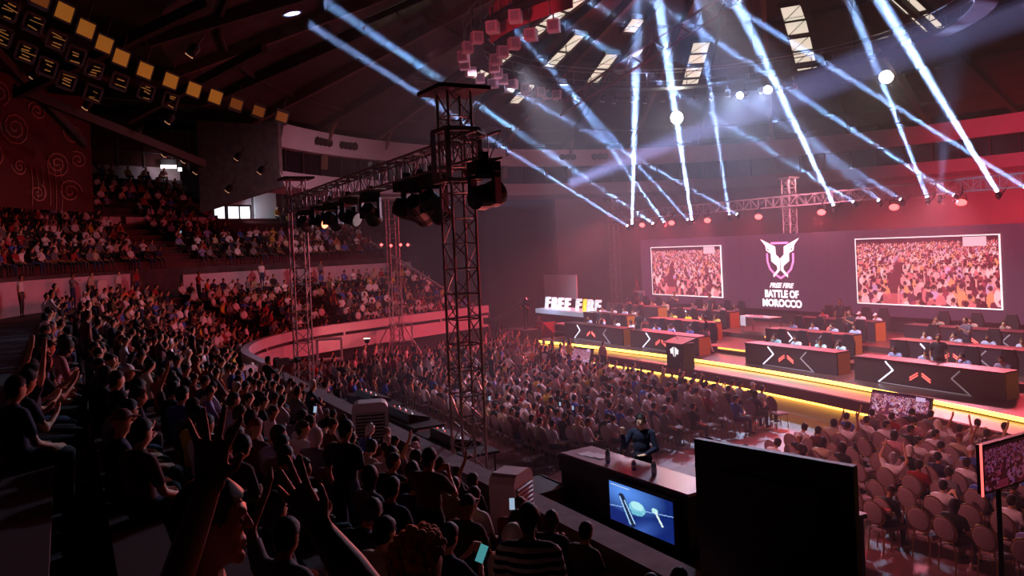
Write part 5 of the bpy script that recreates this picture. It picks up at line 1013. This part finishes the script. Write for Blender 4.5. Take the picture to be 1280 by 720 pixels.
for ch in w.children:
    if ch.name.startswith('shirt'): ch.material_slots[0].link = 'OBJECT'; ch.material_slots[0].material = stripe
PR['lap'].put((3.2, 5.95, zlow(3)), R(-70), 'c8b49c', 'spectator in a cream hooded top with the hood up, seen from behind', None, '2a2a30', 'd8c8b0', '94603f', 'scarf')
PR['lap'].put((2.35, 3.95, zlow(4)), R(-60), '15151a', 'spectator in black low in front of the cream hood', None, '15151a', '0a0808', '6a4430')
PR['turn'].put((3.9, 8.9, zlow(2)), R(-60), '8a8050', 'seated spectator in an olive shirt below the near white cooler', None, '15151a', '5a1a18', '6a4430', 'cap')
b = STN['idle'].put((1.12, 2.9, zlow(5)), R(-75), '15151a', 'spectator with curly bleached hair close to the camera', None, '15151a', '9a7850', '6a4430', scale=1.1)
hp = STN['idle']; msk = hairmask(hp.C, hp.lab, hp.hd)[0]; cs = hp.C[msk]; mb = MB(); hc_ = hp.hd[0]
for k in range(230):
    q = cs[rng.integers(len(cs))]+rng.normal(0, .006, 3); dv = q-hc_; dv /= np.linalg.norm(dv); q = q+dv*.016; r_ = rng.uniform(.010, .017); mb.add([tuple(q+v*r_) for v in ICO[:12]] if False else [tuple(q+v*r_) for v in ICO], ICOF)
stuff(mb.build('curls', mat('curly_hair', '8a6a48', .8, noise=.35, scale=40), b, True))
# person with both arms raised, in profile
ori = Vector((.1, 2.0, zlow(5)))
def W(px, py, Y): return np.array(at(px, py, Y)-ori)
hd_ = W(262, 655, 2.22); rv, fv, uv = np.array(RIGHT), np.array(FWD), np.array((0, 0, 1.)); fc = rv*.93+fv*.36; sd_ = np.cross(fc, uv); rzh = face(fc[0], fc[1])
hp_ = lambda x, y, z: tuple(hd_+sd_*x+fc*y+uv*z)
P = [('e', hp_(0, 0, .015), (.077, .098, .112), (0, 0, rzh), 'head'), ('e', hp_(0, .03, -.05), (.058, .062, .072), (0, 0, rzh), 'head'), ('c', hp_(0, .094, .014), hp_(0, .106, -.020), .008, .012, 'head'), ('c', hp_(-.018, .090, -.055), hp_(.018, .090, -.055), .006, .006, 'head'), ('c', hp_(-.016, .088, -.070), hp_(.016, .088, -.070), .006, .006, 'head'), ('c', hp_(0, .076, -.102), hp_(0, .07, -.106), .016, .018, 'head'), ('c', hp_(-.03, .088, .03), hp_(.03, .088, .03), .012, .012, 'head')]
for s in (-1, 1): P.append(('e', hp_(s*.078, -.01, -.005), (.014, .026, .034), (0, 0, rzh), 'head'))
nb = hd_-uv*.20-fc*.03; P += [('c', hp_(0, -.02, -.05), tuple(nb), .055, .06, 'neck')]
shR = nb+sd_*.17-uv*.03; shL = nb-sd_*.17-uv*.03
P += [('c', tuple(shR), tuple(shL), .065, .065, 'torso'), ('e', tuple(nb-uv*.16), (.19, .125, .19), (0, 0, rzh), 'torso'), ('e', tuple(nb-uv*.36), (.165, .12, .20), (0, 0, rzh), 'torso')]
elR, wrR, tpR = W(458, 742, 1.78), W(402, 664, 1.84), W(350, 578, 1.9); md = shR*.45+elR*.55
P += [('c', tuple(shR), tuple(md), .062, .055, 'torso'), ('c', tuple(md), tuple(elR), .050, .046, 'arm'), ('c', tuple(elR), tuple(elR*.6+wrR*.4), .046, .044, 'arm'), ('c', tuple(elR*.6+wrR*.4), tuple(wrR), .044, .030, 'arm')]
dR = tpR-wrR; lR = np.linalg.norm(dR); dR /= lR; sR = np.cross(dR, fv); sR /= np.linalg.norm(sR); sR = sR*.88+fv*.47; sR -= dR*(sR@dR); sR /= np.linalg.norm(sR)
P += hand(wrR, dR, sR, 1, .19, .24, .12, np.cross(sR, dR), 1.0, 1.2)
elL, wrL, tpL = W(214, 742, 2.12), W(262, 606, 1.98), W(268, 508, 1.98); md = shL*.45+elL*.55
P += [('c', tuple(shL), tuple(md), .062, .055, 'torso'), ('c', tuple(md), tuple(elL), .050, .046, 'arm'), ('c', tuple(elL), tuple(elL*.6+wrL*.4), .045, .043, 'arm'), ('c', tuple(elL*.6+wrL*.4), tuple(wrL), .043, .031, 'arm')]
dL = tpL-wrL; dL /= np.linalg.norm(dL); sL = -rv-dL*(-rv@dL); sL /= np.linalg.norm(sL)
P += hand(wrL, dL, sL, 1, .19, .30, .08, -fv, 1.0, 1.3)
hip = nb-uv*.52; P += [('e', tuple(hip), (.165, .125, .13), (0, 0, rzh), 'legs')]
for s in (-1, 1):
    hj = hip+sd_*.09*s-uv*.03; ft = np.array((hj[0], hj[1], .07)); kn = (hj+ft)/2+fc*.03; P += [('c', tuple(hj), tuple(kn), .09, .065, 'legs'), ('c', tuple(kn), tuple(ft), .062, .045, 'legs'), ('c', tuple(ft-uv*.02), tuple(ft+fc*.16-uv*.03), .045, .036, 'shoes')]
V, F, NV, C, lab = blob(P, .0052, 30000, 2)
me = bpy.data.meshes.new('person'); me.from_pydata(V.tolist(), [], F); me.materials.append(M['skin']); me.polygons.foreach_set('use_smooth', [True]*len(F))
A_ = tag(link('person', me, None, ori), 'spectator in profile raising both bare arms just before the camera', 'person'); A_.color = (*lin('7a4a36'), 1)
link('shirt', shell(V, F, NV, lab == 'torso', .010, 'shirt', M['cloth']), A_).color = (*lin('7c786c'), 1); link('trousers', shell(V, F, NV, lab == 'legs', .010, 'trousers', M['cloth']), A_).color = (*lin('16161c'), 1); [setattr(link('shoe', shell(V, F, NV, (lab == 'shoes') & (((C-hip)@sd_ > 0) == k), .008, 'shoe', M['cloth']), A_), 'color', (.03, .03, .03, 1)) for k in (False, True)]
q = C-hd_; qy = q@fc; hm_ = (lab == 'head') & (q[:, 2] > -.012+1.0*qy) & ~((np.abs(q@sd_) > .076) & (q[:, 2] < .02)); link('hair', shell(V, F, NV, hm_, .014, 'hair', M['hair']), A_).color = (*lin('0c0908'), 1)
for s in (-1, 1): MB().lathe(hp_(s*.032, .080, .006), [(.004, -.008), (.010, 0), (.004, .008)], 8).build('eye', M['eye'], A_)
